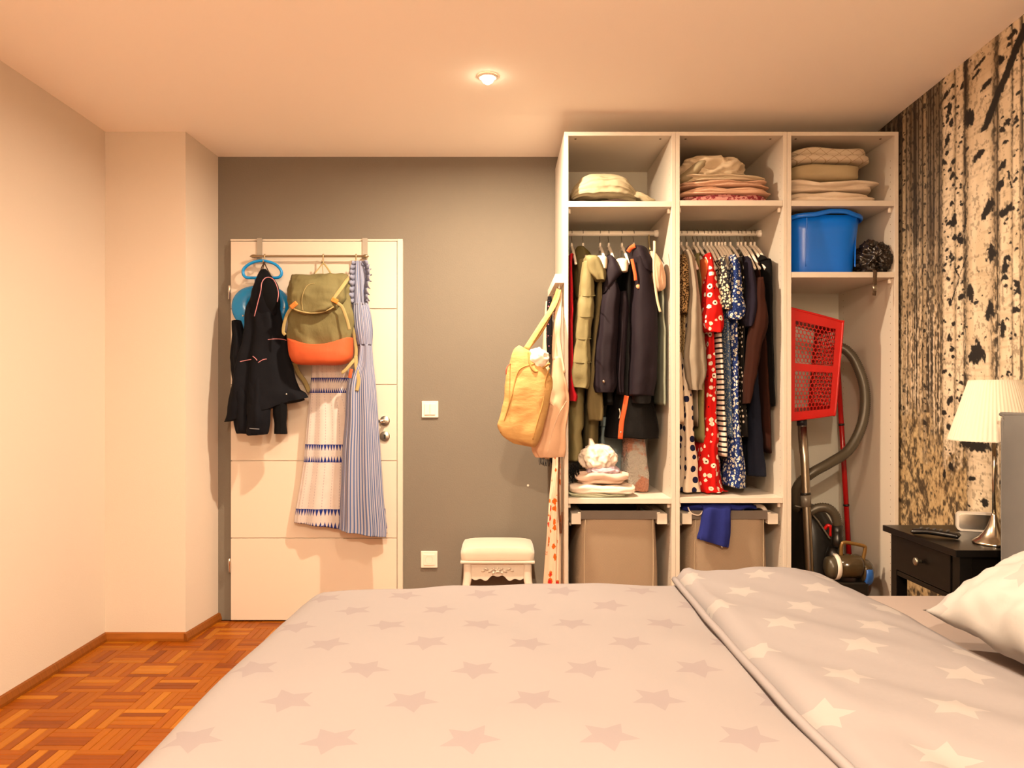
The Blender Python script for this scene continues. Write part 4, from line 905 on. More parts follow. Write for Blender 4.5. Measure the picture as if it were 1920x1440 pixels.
# ---- patterns
def pr(fn): return fn
def floralp(base, pet, eye, sc, th=.36, st=(1, 1, 1), gate=0.0, extra=None):
    def f(m):
        x, y, z = m.ob(); d, r = m.vor(sc, m.vec(x*st[0], y*st[1], z*st[2]), .85); n = m.noise(sc*3, detail=2)*.22-.11
        k = (d+n).lt(th)*(r.gt(gate) if gate else 1.0); c = m.mix(k, H(base), H(pet))
        if extra: c = m.mix((m.vor(sc*2.1)[0]+n).lt(.2), c, H(extra)); c = m.mix(k, c, H(pet))
        return m.mix((d+n*.6).lt(th*.36), c, H(eye)) if eye else c
    return f
m_red = fabx('red flower print', floralp('C01410', 'EFE0CC', '2A1414', 34, .40, (1, .8, 1), .25))
m_leo = fabx('leopard print', lambda m: m.mix(m.noise(150, detail=2).sm(.48, .53), H('2E2014'), H('A8875A')))
m_leo2 = fabx('pale speckled print', lambda m: m.mix(m.noise(110, detail=2).sm(.42, .46), H('5A452A'), H('C8AC7C')))
m_pol = fabx('cream navy spots', lambda m: m.mix(m.vor(21, None, .45)[0].lt(.32), H('D9C9B4'), H('15193A')))
m_knit = fab('grey melange knit', '867A6A', 150, .12, .2); m_oliv = fab('soft olive cotton', '7E7850', 200, .1, .3); m_brown = fab('dark brown jersey', '3A2218', 200, .1, .2); m_orange = fab('orange jersey', 'C86034', 200, .08, .25)
m_strp = fabx('black white stripes', lambda m: m.mix((m.ob()[2]*42).fr().lt(.36), H('D9CCC0'), H('141116')))
m_ditsy = fabx('cream black ditsy print', floralp('2A2A30', 'D6C8AC', None, 80, .44))
m_bgf = fabx('blue grey ditsy print', floralp('41587A', 'A8A898', None, 95, .38))
m_nvf = fabx('navy daisy print', floralp('182A62', 'D6D2C6', '5A4A22', 62, .40, extra='7C9CC0'))
m_dot = fabx('black white dots', lambda m: m.mix(m.vor(44, None, .4)[0].lt(.26), H('14100E'), H('DACDBB')))
m_plum = fab('dusky plum cotton', '1B1624', 200, .12, .25); m_ink = fab('ink blue cotton', '131624', 200, .12, .2); m_rust = fab('rust brown knit', '2C1107', 120, .15, .3); m_blk = fab('black cotton', '070505', 200, .1, .2); m_cream = fab('cream jersey', 'D8C6AA', 200, .06, .2)
HG = 'white hangers on the rail of the middle unit'
H2 = [(1277, 'a cream speckled cardigan'), (1287, 'the leopard print blouse'), (1300, 'the spotted dress'), (1308, 'the grey melange jumper'), (1319, 'the olive shirt'), (1326, 'the brown top'), (1333, 'the orange top'), (1341, 'the red flowered dress'), (1347, 'the striped dress'), (1353, 'the cream ditsy blouse'), (1359, 'the blue grey ditsy dress'), (1369, 'the navy daisy dress'), (1383, 'the black dotted dress'), (1389, 'the dusky plum top'), (1397, 'the ink blue skirt'), (1407, 'the rust brown cardigan'), (1414, 'the black shirt')]
HX = {}
for px, what in H2:
    x = XX(px, RAILY); HX[what] = x; hanger(x, 'white hanger that carries '+what, HG, .145, .21, 1.905, .0)
h = lambda k: HX[[q for q in HX if k in q][0]]
hang('cardigan', 'cream speckled cardigan nearest the left panel of the middle unit', 'cardigan', [(500, 1272, 1281), (560, 1272, 1281), (640, 1272, 1280), (700, 1272, 1280)], m_leo2, 3.56, .36, 4, .003, 1, h('speckled'))
g = garment('leopard_blouse', 'brown leopard print blouse with a short sleeve', 'blouse', h('leopard'))
hang('body', '', '', [(490, 1282, 1290), (560, 1281, 1289), (640, 1279, 1287), (715, 1278, 1287)], m_leo2, 3.56, .34, 4, .002, 2, h('leopard'), t=g)
hang('sleeve', '', '', [(476, 1279, 1290), (495, 1277, 1294), (540, 1278, 1295), (586, 1275, 1292)], m_leo, 3.49, .09, 3, .003, 3, t=g)
hang('white_tee_shirt', 'plain white top beneath the speckled cardigan, beside the unit panel', 'top', [(660, 1272, 1279), (715, 1271, 1283), (794, 1270, 1286)], m_cream, 3.51, .10, 3, .002, 4)
hang('spotted_dress', 'cream dress with large navy spots reaching down to the shelf', 'dress', [(510, 1293, 1299), (600, 1288, 1298), (700, 1276, 1302), (760, 1278, 1306), (820, 1280, 1308), (870, 1279, 1314), (915, 1274, 1320), (926, 1275, 1322)], m_pol, 3.54, .20, 5, .006, 5, h('spotted'), p=2.1, wob=.007)
g = garment('grey_jumper', 'grey melange knitted jumper with a long wide sleeve', 'jumper', h('grey mel'))
hang('body', '', '', [(488, 1296, 1308), (560, 1298, 1308), (660, 1300, 1310), (800, 1302, 1314)], m_knit, 3.57, .33, 4, .003, 6, h('grey mel'), t=g)
hang('sleeve', '', '', [(468, 1286, 1298), (490, 1293, 1306), (540, 1298, 1314), (610, 1294, 1322), (670, 1289, 1327), (705, 1292, 1327), (722, 1297, 1321), (731, 1299, 1321)], m_knit, 3.46, .10, 4, .006, 7, t=g, wob=.006)
hang('olive_shirt', 'long soft olive green shirt behind the grey jumper', 'shirt', [(480, 1306, 1314), (560, 1312, 1322), (660, 1310, 1328), (740, 1309, 1327), (830, 1311, 1327)], m_oliv, 3.56, .32, 5, .004, 8, h('olive'), wob=.006)
hang('brown_tee_shirt', 'narrow dark brown top between the olive shirt and the orange top', 'top', [(515, 1314, 1322), (570, 1317, 1327), (620, 1318, 1327)], m_brown, 3.545, .30, 3, .002, 9, h('brown top'))
hang('orange_tee_shirt', 'bright orange top partly behind the red flowered sleeve', 'top', [(484, 1320, 1330), (510, 1321, 1334), (540, 1322, 1339), (556, 1324, 1334), (566, 1324, 1329)], m_orange, 3.50, .13, 3, .003, 10, h('orange'))
g = garment('red_floral_dress', 'long red dress with white flowers trailing onto the shelf', 'dress', h('red flow'))
hang('body', '', '', [(500, 1330, 1338), (600, 1328, 1342), (650, 1329, 1347), (740, 1327, 1350), (800, 1326, 1353), (850, 1318, 1355), (900, 1316, 1358), (928, 1320, 1366), (934, 1326, 1374)], m_red, 3.53, .22, 6, .006, 11, h('red flow'), t=g, wob=.008, p=2.1)
hang('sleeve', '', '', [(474, 1326, 1336), (500, 1331, 1342), (540, 1327, 1350), (580, 1324, 1357), (606, 1322, 1360), (622, 1330, 1356)], m_red, 3.455, .11, 4, .006, 12, t=g, wob=.007)
hang('striped_dress', 'black and white striped dress hanging next to the red one', 'dress', [(505, 1346, 1352), (600, 1346, 1357), (700, 1349, 1361), (780, 1353, 1365), (860, 1356, 1369)], m_strp, 3.505, .24, 3, .003, 13, h('striped'))
hang('cream_ditsy_blouse', 'cream and black ditsy flower blouse with a short ruffled sleeve', 'blouse', [(484, 1353, 1360), (500, 1353, 1366), (530, 1352, 1372), (560, 1354, 1377), (579, 1357, 1380)], m_ditsy, 3.455, .14, 5, .006, 14, h('cream dit'), wob=.006)
hang('blue_ditsy_dress', 'blue grey dress with a fine flower print under the ditsy blouse', 'dress', [(520, 1362, 1370), (600, 1359, 1373), (700, 1361, 1376), (780, 1363, 1378), (820, 1364, 1381)], m_bgf, 3.53, .26, 4, .004, 15, h('blue grey'))
g = garment('navy_daisy_dress', 'navy dress covered in small white and pale blue daisies', 'dress', h('navy dai'))
hang('body', '', '', [(500, 1378, 1386), (600, 1373, 1389), (700, 1375, 1390), (780, 1375, 1392), (830, 1374, 1398), (880, 1371, 1404), (915, 1369, 1405)], m_nvf, 3.51, .24, 5, .005, 16, h('navy dai'), t=g, wob=.006)
hang('sleeve', '', '', [(476, 1376, 1384), (500, 1376, 1392), (540, 1374, 1394), (575, 1369, 1399), (590, 1368, 1398), (598, 1374, 1392)], m_nvf, 3.45, .10, 4, .005, 17, t=g, wob=.006)
hang('dotted_dress', 'black dress with small white dots', 'dress', [(488, 1386, 1395), (560, 1391, 1402), (650, 1389, 1400), (740, 1390, 1404), (790, 1390, 1409), (820, 1390, 1410)], m_dot, 3.525, .28, 4, .004, 18, h('dotted'))
hang('plum_tee_shirt', 'dusky plum short sleeved top beside the dotted dress', 'top', [(492, 1404, 1414), (530, 1404, 1422), (570, 1402, 1426), (596, 1399, 1421), (612, 1402, 1412)], m_plum, 3.46, .13, 4, .005, 19, h('plum'), wob=.006)
hang('ink_blue_skirt', 'long plain ink blue skirt below the plum top', 'skirt', [(610, 1410, 1420), (700, 1410, 1426), (800, 1408, 1434), (860, 1408, 1440), (894, 1408, 1443)], m_ink, 3.55, .24, 5, .006, 20, h('ink'), wob=.005)
g = garment('rust_cardigan', 'rust brown knitted cardigan with a long hanging sleeve', 'cardigan', h('rust'))
hang('body', '', '', [(500, 1420, 1428), (560, 1424, 1434), (650, 1428, 1444), (740, 1432, 1450), (850, 1438, 1457)], m_rust, 3.54, .26, 4, .004, 21, h('rust'), t=g)
hang('sleeve', '', '', [(520, 1424, 1434), (560, 1420, 1440), (602, 1414, 1446), (650, 1406, 1434), (700, 1402, 1424), (750, 1400, 1412), (757, 1401, 1408)], m_rust, 3.45, .09, 4, .004, 22, t=g, wob=.006)
hang('black_shirt', 'black shirt nearest the panel towards the blue tub', 'shirt', [(484, 1432, 1444), (496, 1436, 1454), (600, 1438, 1455), (700, 1445, 1456), (762, 1448, 1457)], m_blk, 3.50, .32, 4, .003, 23, h('black shirt'))

# ---- the coats in the first unit
m_redc = fab('red coat cloth', 'A81420', 160, .1, .3); m_puff = fab('khaki quilted nylon', '776D4A', 200, .12, .8, .6); m_puffd = fab('dark olive quilted nylon', '4E4524', 200, .2, .5, .6); m_plj = fab('plum softshell', '1B1219', 220, .15, .3, .75); m_blkq = fab('black quilted nylon', '070506', 180, .2, .5, .6); m_grn = fab('olive parka cotton', '64583A', 200, .12, .35); m_orz = fab('orange lining', 'C45830', 200, .08, .2); m_gry = fab('pale grey green jersey', '7C8070', 200, .1, .3)
HG1 = 'white hangers on the rail of the coat unit'
for px, what in ((1072, 'the red coat'), (1093, 'the khaki quilted jacket'), (1125, 'the olive parka'), (1141, 'the plum jacket with a stand collar'), (1166, 'the black quilted jacket'), (1188, 'the plum jacket with orange lining')):
    x = XX(px, RAILY); HX[what] = x
    hanger(x, 'white hanger that carries '+what, HG1, .115, .20, 1.90)
for px, lab in ((1128, 'pale padded hanger end between the khaki and plum jackets'), (1168, 'pale padded hanger end between the two plum jackets')):
    pass
hang('red_coat', 'narrow red coat squeezed against the wardrobe side panel', 'coat', [(482, 1067, 1076), (560, 1067, 1078), (660, 1067, 1078), (720, 1067, 1080), (742, 1067, 1088), (752, 1068, 1086)], m_redc, 3.475, .44, 3, .002, 31, h('red coat'))
g = garment('khaki_quilted_jacket', 'light khaki quilted jacket with a padded sleeve hanging in front', 'jacket', h('khaki'))
hang('body', '', '', [(492, 1080, 1108), (560, 1080, 1108), (650, 1078, 1104), (740, 1068, 1102), (765, 1067, 1100), (800, 1066, 1101), (812, 1067, 1096), (840, 1067, 1098), (866, 1068, 1094)], m_puff, 3.57, .34, 3, .004, 32, h('khaki'), t=g, wob=.006)
sk = hang('sleeve', '', '', [(488, 1094, 1108), (505, 1092, 1112), (535, 1086, 1116), (553, 1085, 1117), (557, 1085, 1115), (570, 1083, 1117), (592, 1082, 1114), (596, 1082, 1112), (612, 1080, 1110), (634, 1079, 1109), (638, 1079, 1108), (655, 1075, 1109), (678, 1073, 1110), (682, 1073, 1109), (700, 1071, 1109), (718, 1072, 1108), (728, 1076, 1104)], m_puff, 3.462, .10, 4, .004, 33, t=g, wob=.007, n=64, p=2.2)
loft('hood', [(XX(1104, 3.5), 3.55, ZZ(476, 3.5), .015, .05), (XX(1108, 3.5), 3.53, ZZ(482, 3.5), .035, .075), (XX(1113, 3.5), 3.515, ZZ(497, 3.5), .042, .07), (XX(1119, 3.5), 3.50, ZZ(515, 3.5), .038, .05), (XX(1124, 3.5), 3.49, ZZ(528, 3.5), .02, .03)], m_puff, g, 44, 4, .005, 34, 2.2, wob=.008)
for py, a, b in ((555, 1087, 1116), (594, 1083, 1113), (636, 1080, 1108), (680, 1074, 1108)):
    tube('quilt_seam', [on(sk, a+(b-a)*q/5, py+2*math.sin(q*.63)-1, 3.42, .0008) for q in range(6)], .0016, m_puffd, sk, 6, 2)
hang('dark_collar', '', '', [(462, 1080, 1100), (480, 1074, 1112), (520, 1076, 1104), (560, 1080, 1096)], m_puffd, 3.60, .2, 3, .004, 35, t=g, wob=.008)
g = garment('olive_parka', 'olive cotton parka with its cuff below the khaki sleeve', 'parka', h('olive parka'))
hang('body', '', '', [(500, 1118, 1130), (560, 1116, 1128), (640, 1108, 1122), (720, 1102, 1128), (790, 1100, 1126), (860, 1098, 1124)], m_grn, 3.60, .32, 4, .004, 36, h('olive parka'), t=g)
hang('sleeve', '', '', [(520, 1122, 1132), (580, 1118, 1130), (660, 1110, 1122), (720, 1104, 1130), (760, 1103, 1135), (788, 1106, 1132)], m_grn, 3.52, .08, 4, .004, 37, t=g)
g = garment('plum_collar_jacket', 'plum jacket with a wide stand collar and a snap on its cuff', 'jacket', h('stand collar'))
hang('body', '', '', [(500, 1138, 1156), (560, 1128, 1150), (640, 1126, 1152), (700, 1128, 1152), (760, 1130, 1156)], m_blkq, 3.58, .32, 4, .004, 38, h('stand collar'), t=g)
sl = hang('sleeve', '', '', [(528, 1140, 1160), (550, 1134, 1164), (590, 1128, 1162), (640, 1122, 1158), (690, 1118, 1156), (720, 1116, 1158), (735, 1120, 1152)], m_plj, 3.47, .10, 4, .004, 39, t=g, wob=.006)
loft('collar', [(XX(1145, 3.5), 3.60, ZZ(478, 3.5), .014, .10), (XX(1148, 3.5), 3.57, ZZ(492, 3.5), .028, .10), (XX(1152, 3.5), 3.54, ZZ(508, 3.5), .040, .085, -.2), (XX(1147, 3.5), 3.52, ZZ(528, 3.5), .034, .06, .7), (XX(1138, 3.5), 3.51, ZZ(545, 3.5), .014, .03, .8)], m_plj, g, 40, 3, .003, 40, 2.3, wob=.005)
lathe('snap', [(.0065, 0), (.006, -.003), (.0005, -.004)], on(sl, 1132, 715, 3.45), m_chrome, sl, 14, 'y')
hang('sleeve', '', '', [(545, 1166, 1178), (580, 1162, 1181), (630, 1162, 1178), (690, 1158, 1174), (740, 1160, 1172)], m_plj, 3.50, .10, 4, .004, 41, t=g)
g = garment('plum_lined_jacket', 'long plum jacket with orange lining, black inner cuffs and a black hem', 'jacket', h('orange lining'))
hang('body', '', '', [(500, 1172, 1192), (560, 1166, 1196), (640, 1162, 1200), (720, 1154, 1222), (760, 1148, 1236), (800, 1142, 1245), (822, 1139, 1249)], m_blkq, 3.56, .30, 4, .005, 42, h('orange lining'), t=g, wob=.005)
s1 = hang('sleeve', '', '', [(478, 1190, 1206), (495, 1192, 1220), (540, 1190, 1232), (600, 1188, 1237), (660, 1186, 1238), (710, 1184, 1234), (742, 1183, 1228)], m_plj, 3.462, .13, 3, .004, 43, t=g, wob=.006, p=2.5)
hang('inner_cuff', '', '', [(738, 1187, 1224), (754, 1188, 1222), (757, 1190, 1218)], m_blkq, 3.475, .10, 3, .002, 44, t=g)
loft('hood', [(XX(1186, 3.55), 3.62, ZZ(458, 3.55), .014, .06), (XX(1193, 3.55), 3.58, ZZ(465, 3.55), .04, .10), (XX(1198, 3.55), 3.55, ZZ(478, 3.55), .042, .09), (XX(1206, 3.52), 3.53, ZZ(496, 3.52), .045, .075), (XX(1212, 3.52), 3.51, ZZ(512, 3.52), .035, .05, -.5)], m_plj, g, 40, 3, .004, 45, 2.3, wob=.006)
tube('lining_edge', [P(1178, 472, 3.50), P(1184, 464, 3.48), P(1191, 461, 3.47)], (.010, .004), m_orz, g, 8, flat=(0, -1, 0)); tube('lining_edge', [P(1185, 486, 3.47), P(1188, 500, 3.46), P(1191, 515, 3.455), P(1192, 526, 3.455)], (.0075, .003), m_orz, g, 8, flat=(0, -1, 0))
tube('zip_facing', [P(1175, 742, 3.525), P(1171, 765, 3.515), P(1166, 790, 3.515), P(1163, 823, 3.52)], (.0115, .002), m_orz, g, 10, flat=(0, -1, 0))
for py, px in ((810, 1164), (478, 1189)): lathe('snap', [(.0045, 0), (.004, -.003), (.0005, -.004)], P(px, py, 3.505), m_chrome, g, 10, 'y')
tube('zip', [P(1161, 766, 3.53), P(1163, 775, 3.528), P(1161, 785, 3.528)], (.004, .002), m_steel, g, 6, flat=(0, -1, 0))
lathe('logo_patch', [(.011, 0), (.010, -.002), (.0005, -.0025)], on(s1, 1197, 537, 3.45), plain('peach patch', 'C98E62', .7), s1, 16, 'y')
for px, lab in ((1129, 'cream shoulder of a hidden top between the khaki and plum jackets'), (1168, 'cream shoulder of a hidden top between the two plum jackets')):
    x = XX(px, 3.5); dz = .012 if px > 1150 else 0
    tag(loft('cream_camisole', [(x-.004, 3.56, ZZ(478, 3.5)-dz, .018, .05), (x, 3.53, ZZ(483, 3.5)-dz, .024, .055), (x+.002, 3.51, ZZ(495, 3.5)-dz, .022, .04), (x+.004, 3.50, ZZ(505, 3.5)-dz, .016, .03)], m_cream, None, 32, 2, .002, 47, 2.5, bot='cap', loc=(x, 3.52, ZZ(505, 3.5))), lab, 'top')
m_bagp = fab('apricot pouch cloth', 'C4A084', 200, .08, .6)
t = thing('apricot_pouch', 'gathered apricot cloth pouch hung by a string at the rail end of the coat unit', 'bag', (XX(1230, 3.52), 3.52, ZZ(550, 3.52)))
loft('pouch', [(XX(1222, 3.52), 3.54, ZZ(470, 3.52), .008, .02), (XX(1224, 3.52), 3.53, ZZ(482, 3.52), .026, .05), (XX(1229, 3.52), 3.52, ZZ(500, 3.52), .032, .06), (XX(1233, 3.52), 3.52, ZZ(520, 3.52), .033, .06), (XX(1236, 3.52), 3.52, ZZ(538, 3.52), .026, .05), (XX(1236, 3.52), 3.52, ZZ(546, 3.52), .012, .03)], m_bagp, t, 56, 8, .004, 48, 2.1, wob=.006, bot='cap')
tube('drawstring', [P(1217, 440, RAILY-.015), P(1217, 455, RAILY-.03), P(1219, 468, 3.56)], (.003, .003), m_kh2, t, 6); tube('strap', [P(1227, 452, 3.475), P(1227, 470, 3.45), P(1226, 490, 3.445), P(1227, 520, 3.45), P(1232, 560, 3.46), P(1238, 585, 3.465)], (.0055, .0015), plain('cream webbing', 'D9C4A0', .8), t, 8, flat=(0, -1, 0))
hang('grey_green_tee_shirt', 'pale grey green garment between the plum jacket and the unit panel', 'top', [(540, 1238, 1247), (600, 1239, 1250), (630, 1240, 1254), (720, 1241, 1253), (760, 1243, 1252)], m_gry, 3.50, .30, 4, .003, 49)
# ---------------------------------------------------------------- linen on the top shelves
ZT = [SH[u][0]+.0128 for u in range(3)]; ZB = [SH[u][1]+.0128 for u in range(3)]
def slab(name, x0, x1, y0, y1, z0, z1, mat, parent=None, seed=0, layers=3, wav=.006, sag=.0, rnd_=.5, skew=0.0, n=72, bulge=.006, dome=0.0):
    """folded cloth: rounded outline, its layers bulging one over the other around the rim"""
    rn_ = random.Random(seed); v, f = [], []; cx, cy = (x0+x1)/2, (y0+y1)/2; m = layers*7
    for i in range(m+1):
        g = i/m; q = (g*layers) % 1 if i < m else 0
        b = bulge*abs(math.sin(math.pi*g*layers))**.6-bulge
        endr = .018*(max(0, 1-g/.12)**2+max(0, 1-(1-g)/.12)**2)
        ly = rn_.uniform(-1, 1)*0 + math.sin(math.floor(min(g*layers, layers-.01))*2.4+seed)*wav*1.2
        for k in range(n):
            t = 2*math.pi*k/n; c, s = se(math.cos(t), 5), se(math.sin(t), 5)
            nz_ = mn.noise(Vector((c*2.2+seed, s*2.2, g*3)))*wav; d = b-endr+ly+nz_
            x = cx+c*max(.01, (x1-x0)/2+d)+skew*g; y = cy+s*max(.01, (y1-y0)/2+d)
            zz = z0+(z1-z0)*g+(mn.noise(Vector((c*1.7+seed*3, s*1.7, g)))*wav*1.6-sag*c*c*.5)*min(1, g*4)
            v.append((x, y, zz))
    for i in range(m):
        for k in range(n): f.append((i*n+k, i*n+(k+1) % n, (i+1)*n+(k+1) % n, (i+1)*n+k))
    # top surface: shrinking rings
    last = m*n
    for j, sc in enumerate((.85, .6, .3)):
        nb = len(v)
        for k in range(n):
            q = Vector(v[m*n+k]); c0 = Vector((cx+skew, cy, z1)); p = c0+(q-c0)*sc; p.z = z1+dome*(1-sc*sc)+(q.z-z1)*sc+mn.noise(Vector((p.x*14+seed, p.y*14, 1)))*wav*.9; v.append(p)
        for k in range(n): f.append((last+k, last+(k+1) % n, nb+(k+1) % n, nb+k))
        last = nb
    v.append((cx+skew, cy, z1+dome)); f += [(last+k, last+(k+1) % n, len(v)-1) for k in range(n)]; f.append(tuple(range(n))[::-1])
    return obj(name, v, f, mat, parent)
def pxslab(name, label, cat, pl, pr, pt, pb, y0, y1, mat, seed, base=None, group=None, **k):
    zb = base if base is not None else ZZ(pb, y0)
    return tag(slab(name, XX(pl, y0), XX(pr, y0), y0, y1, zb, max(ZZ(pt, y0), zb+.01), mat, None, seed, **k), label, cat, group)
m_lin = fab('natural linen', 'A09478', 200, .08, .6); m_lin2 = fab('pale linen', 'C8B79C', 200, .06, .3); m_dk = fab('dark brown cloth', '3A2A22', 200, .2, .4); m_blush = fab('blush bed linen', 'C8A48C', 200, .07, .4); m_rose = fabx('rose print cotton', lambda m: m.mix(m.noise(60, detail=3).sm(.48, .55), H('C68E86'), H('8A3840'))); m_sand = fab('sand fleece', 'A89878', 140, .06, .1)
# unit 1: a bolster-like bundle on some dark cloth
tag(slab('dark_cloth', WX[0]+.03, WX[0]+.36, 3.50, 3.78, ZT[0], ZT[0]+.02, m_dk, None, 2, 2, .010), 'dark brown cloth lying flat under the natural linen bundle', 'cloth')
t = thing('linen_bundle', 'rolled natural linen bundle on top of the dark cloth, upper shelf of the coat unit', 'bundle', (XX(1140, 3.5), 3.6, ZT[0]))
zc = ZT[0]+.02
loft('roll', [(zc+.03, 3.60, XX(1074, 3.52), .012, .05), (zc+.045, 3.60, XX(1080, 3.52), .036, .09), (zc+.064, 3.60, XX(1100, 3.52), .055, .105), (zc+.070, 3.60, XX(1130, 3.52), .064, .11), (zc+.066, 3.60, XX(1160, 3.52), .061, .11), (zc+.052, 3.60, XX(1180, 3.52), .046, .095), (zc+.034, 3.60, XX(1192, 3.52), .026, .07)], m_lin, t, 96, 13, .005, 4, 2.2, axis='x', wob=.010, wf=16, bot='cap', tw=1.2)
loft('loose_end', [(zc+.034, 3.58, XX(1186, 3.52), .02, .05), (zc+.026, 3.57, XX(1198, 3.52), .022, .055), (zc+.014, 3.56, XX(1212, 3.52), .020, .05), (zc-.004, 3.55, XX(1228, 3.52), .010, .03)], m_lin, t, 40, 7, .004, 6, 2.0, axis='x', wob=.009, wf=20, bot='cap')
# unit 2: duvet folded over a stack of bed linen
y0, y1 = 3.475, 3.86
b0 = ZT[1]
tag(slab('rose_print_sheet', XX(1282, y0), XX(1448, y0), y0, y1, b0, b0+.034, m_rose, None, 3, 2, .011), 'rose printed sheet at the bottom of the bed linen stack', 'bed linen', 'bed linen stack')
for k, (l, r, h0, h1, mt_, lab) in enumerate(((1278, 1451, .035, .070, m_blush, 'blush pink folded sheet right above the rose printed one'), (1281, 1447, .071, .098, m_blush, 'middle blush pink folded sheet of the bed linen stack'), (1286, 1440, .099, .124, m_lin2, 'pale folded sheet directly under the rumpled cream duvet'))):
    tag(slab('folded_sheet', XX(l, y0), XX(r, y0), y0+.004*k, y1, b0+h0, b0+h1, mt_, None, 7+k, 3, .010), lab, 'bed linen', 'bed linen stack')
tag(crumple('folded_duvet', (XX(1330, 3.62), 3.64, b0+.168), (.145, .14, .062), m_lin2, None, 3, .30, 1.7, 5, b0+.1245, p=2.6), 'rumpled cream duvet piled on top of the bed linen stack', 'duvet')
tag(loft('hanging_throw', [(b0+.12, 3.60, XX(1277, 3.52), .018, .08), (b0+.135, 3.58, XX(1290, 3.52), .034, .09), (b0+.165, 3.56, XX(1310, 3.52), .032, .09), (b0+.20, 3.58, XX(1330, 3.52), .018, .07)], m_lin, None, 40, 3, .004, 5, axis='x', wob=.008, bot='cap', loc=(XX(1300, 3.52), 3.58, b0+.125)), 'beige throw rolled against the left of the rumpled cream duvet', 'blanket')
# unit 3: quilt, fleece, white sheet
def quilt(m):
    x, y, z = m.ob(); a = ((x*17+z*26).fr()-.5).abs().lt(.035); b = ((x*17-z*26).fr()-.5).abs().lt(.035)
    return m.mix((a+b).mi(1.0)*.6, H('C4B59E'), H('7E6448'))
m_quilt = fabx('diamond stitched quilt', quilt, .2); c0 = ZT[2]
G3 = 'linen stack over the blue tub'
pxslab('white_sheet', 'white sheet loosely folded at the bottom of the linen stack over the blue tub', 'bed linen', 1484, 1648, 357, 378, 3.48, 3.86, fab('white sheet cotton', 'D2C2AE', 200, .05, .5), 21, c0, G3, layers=2, wav=.010, bulge=.008)
pxslab('white_sheet', 'white sheet with a puffed up fold under the sand coloured fleece', 'bed linen', 1484, 1654, 338, 357, 3.485, 3.86, bpy.data.materials['white sheet cotton'], 24, ZZ(356, 3.485), G3, layers=2, wav=.012, bulge=.010)
pxslab('fleece_blanket', 'thick sand coloured fleece blanket in the middle of the linen stack', 'blanket', 1488, 1622, 304, 337, 3.485, 3.84, m_sand, 25, ZZ(335, 3.485), G3, layers=1, wav=.006, bulge=.012, dome=.004)
pxslab('quilt', 'folded quilt with diamond stitching on top of the linen stack', 'quilt', 1487, 1640, 274, 303, 3.485, 3.84, m_quilt, 28, ZZ(302, 3.485), G3, layers=2, wav=.008, bulge=.010, dome=.006)
# ---------------------------------------------------------------- coat unit floor: a pile of washing, box, fluffy cushion
F0 = ZB[0]
m_w1 = fab('white jersey', 'DCCDBE', 200, .04, .5); m_w2 = fab('pinkish jersey', 'CFB4A2', 200, .05, .4); m_w3 = fab('greenish white cotton', 'C6CBB4', 200, .05, .4)
pxslab('folded_shirt', 'greenish white folded shirt at the very bottom of the washing pile', 'shirt', 1068, 1178, 926, 934, 3.475, 3.70, m_w3, 31, F0, layers=2, wav=.008)
pxslab('folded_shirt', 'white folded shirt bulging out near the bottom of the washing pile', 'shirt', 1074, 1188, 911, 925, 3.47, 3.70, m_w1, 33, F0+.016, layers=1, wav=.010, bulge=.01)
pxslab('folded_trousers', 'pinkish folded trousers below the crumpled white tops', 'trousers', 1082, 1180, 889, 911, 3.48, 3.69, m_w2, 36, ZZ(909, 3.48), layers=2, wav=.010)
tag(crumple('lilac_tee_shirt', (XX(1132, 3.53), 3.56, ZZ(884, 3.53)), (.070, .07, .030), fab('lilac jersey', 'BCA8B4', 200, .05, .4), None, 13, .35, 2.0, 4), 'crumpled lilac tee shirt in the middle of the washing pile', 'shirt')
tag(crumple('white_tee_shirt', (XX(1124, 3.53), 3.57, ZZ(860, 3.53)), (.082, .075, .058), m_w1, None, 17, .38, 1.25, 5, None, stretch=(1.6, 1, .8)), 'crumpled white tee shirt heaped on top of the washing pile', 'shirt')
tag(loft('white_strap', [(XX(1109, 3.53), 3.57, ZZ(823, 3.53), .008, .012), (XX(1111, 3.53), 3.57, ZZ(832, 3.53), .014, .02), (XX(1114, 3.53), 3.57, ZZ(846, 3.53), .022, .03)], m_w1, None, 24, 3, .002, 3, bot='cap', loc=(XX(1112, 3.53), 3.57, ZZ(846, 3.53))), 'white twisted sleeve sticking up from the washing pile', 'cloth')
mb = MB(); rn_ = random.Random(8); 
for k in range(40):
    x = XX(rn_.uniform(1068, 1086), 3.50); z = ZZ(rn_.uniform(868, 885), 3.50); y = rn_.uniform(3.49, 3.56)
    v, f = tube_geo([(x, y, z), (x+rn_.uniform(-.006, .008), y-.004, z-.02), (x+rn_.uniform(-.008, .014), y, max(F0+.03, z-.05))], .0016, 5, 3); mb.add(v, f)
tag(mb.make('dark_fringe', m_blk, None, True), 'dark fringe of a scarf left of the white washing', 'fringe', None, 'stuff')
m_pb = fab('pale blue grey card', '7C8A8C', 300, .05, .05, .7)
b = thing('storage_box', 'pale blue grey storage box at the back of the coat unit', 'box', (XX(1150, 3.8), 3.85, F0))
box('box_body', XX(1127, 3.78), XX(1172, 3.78), 3.78, 3.99, F0+.0005, ZZ(800, 3.78), m_pb, b, .006); box('box_lid', XX(1126, 3.776), XX(1173, 3.776), 3.774, 3.994, ZZ(800, 3.78)+.0005, ZZ(782, 3.78), m_pb, b, .006)
def fluff(m):
    n = m.noise(9, detail=3, rough=.6); return m.mix(n.sm(.48, .56), H('AFA69A'), H('B0745A'))
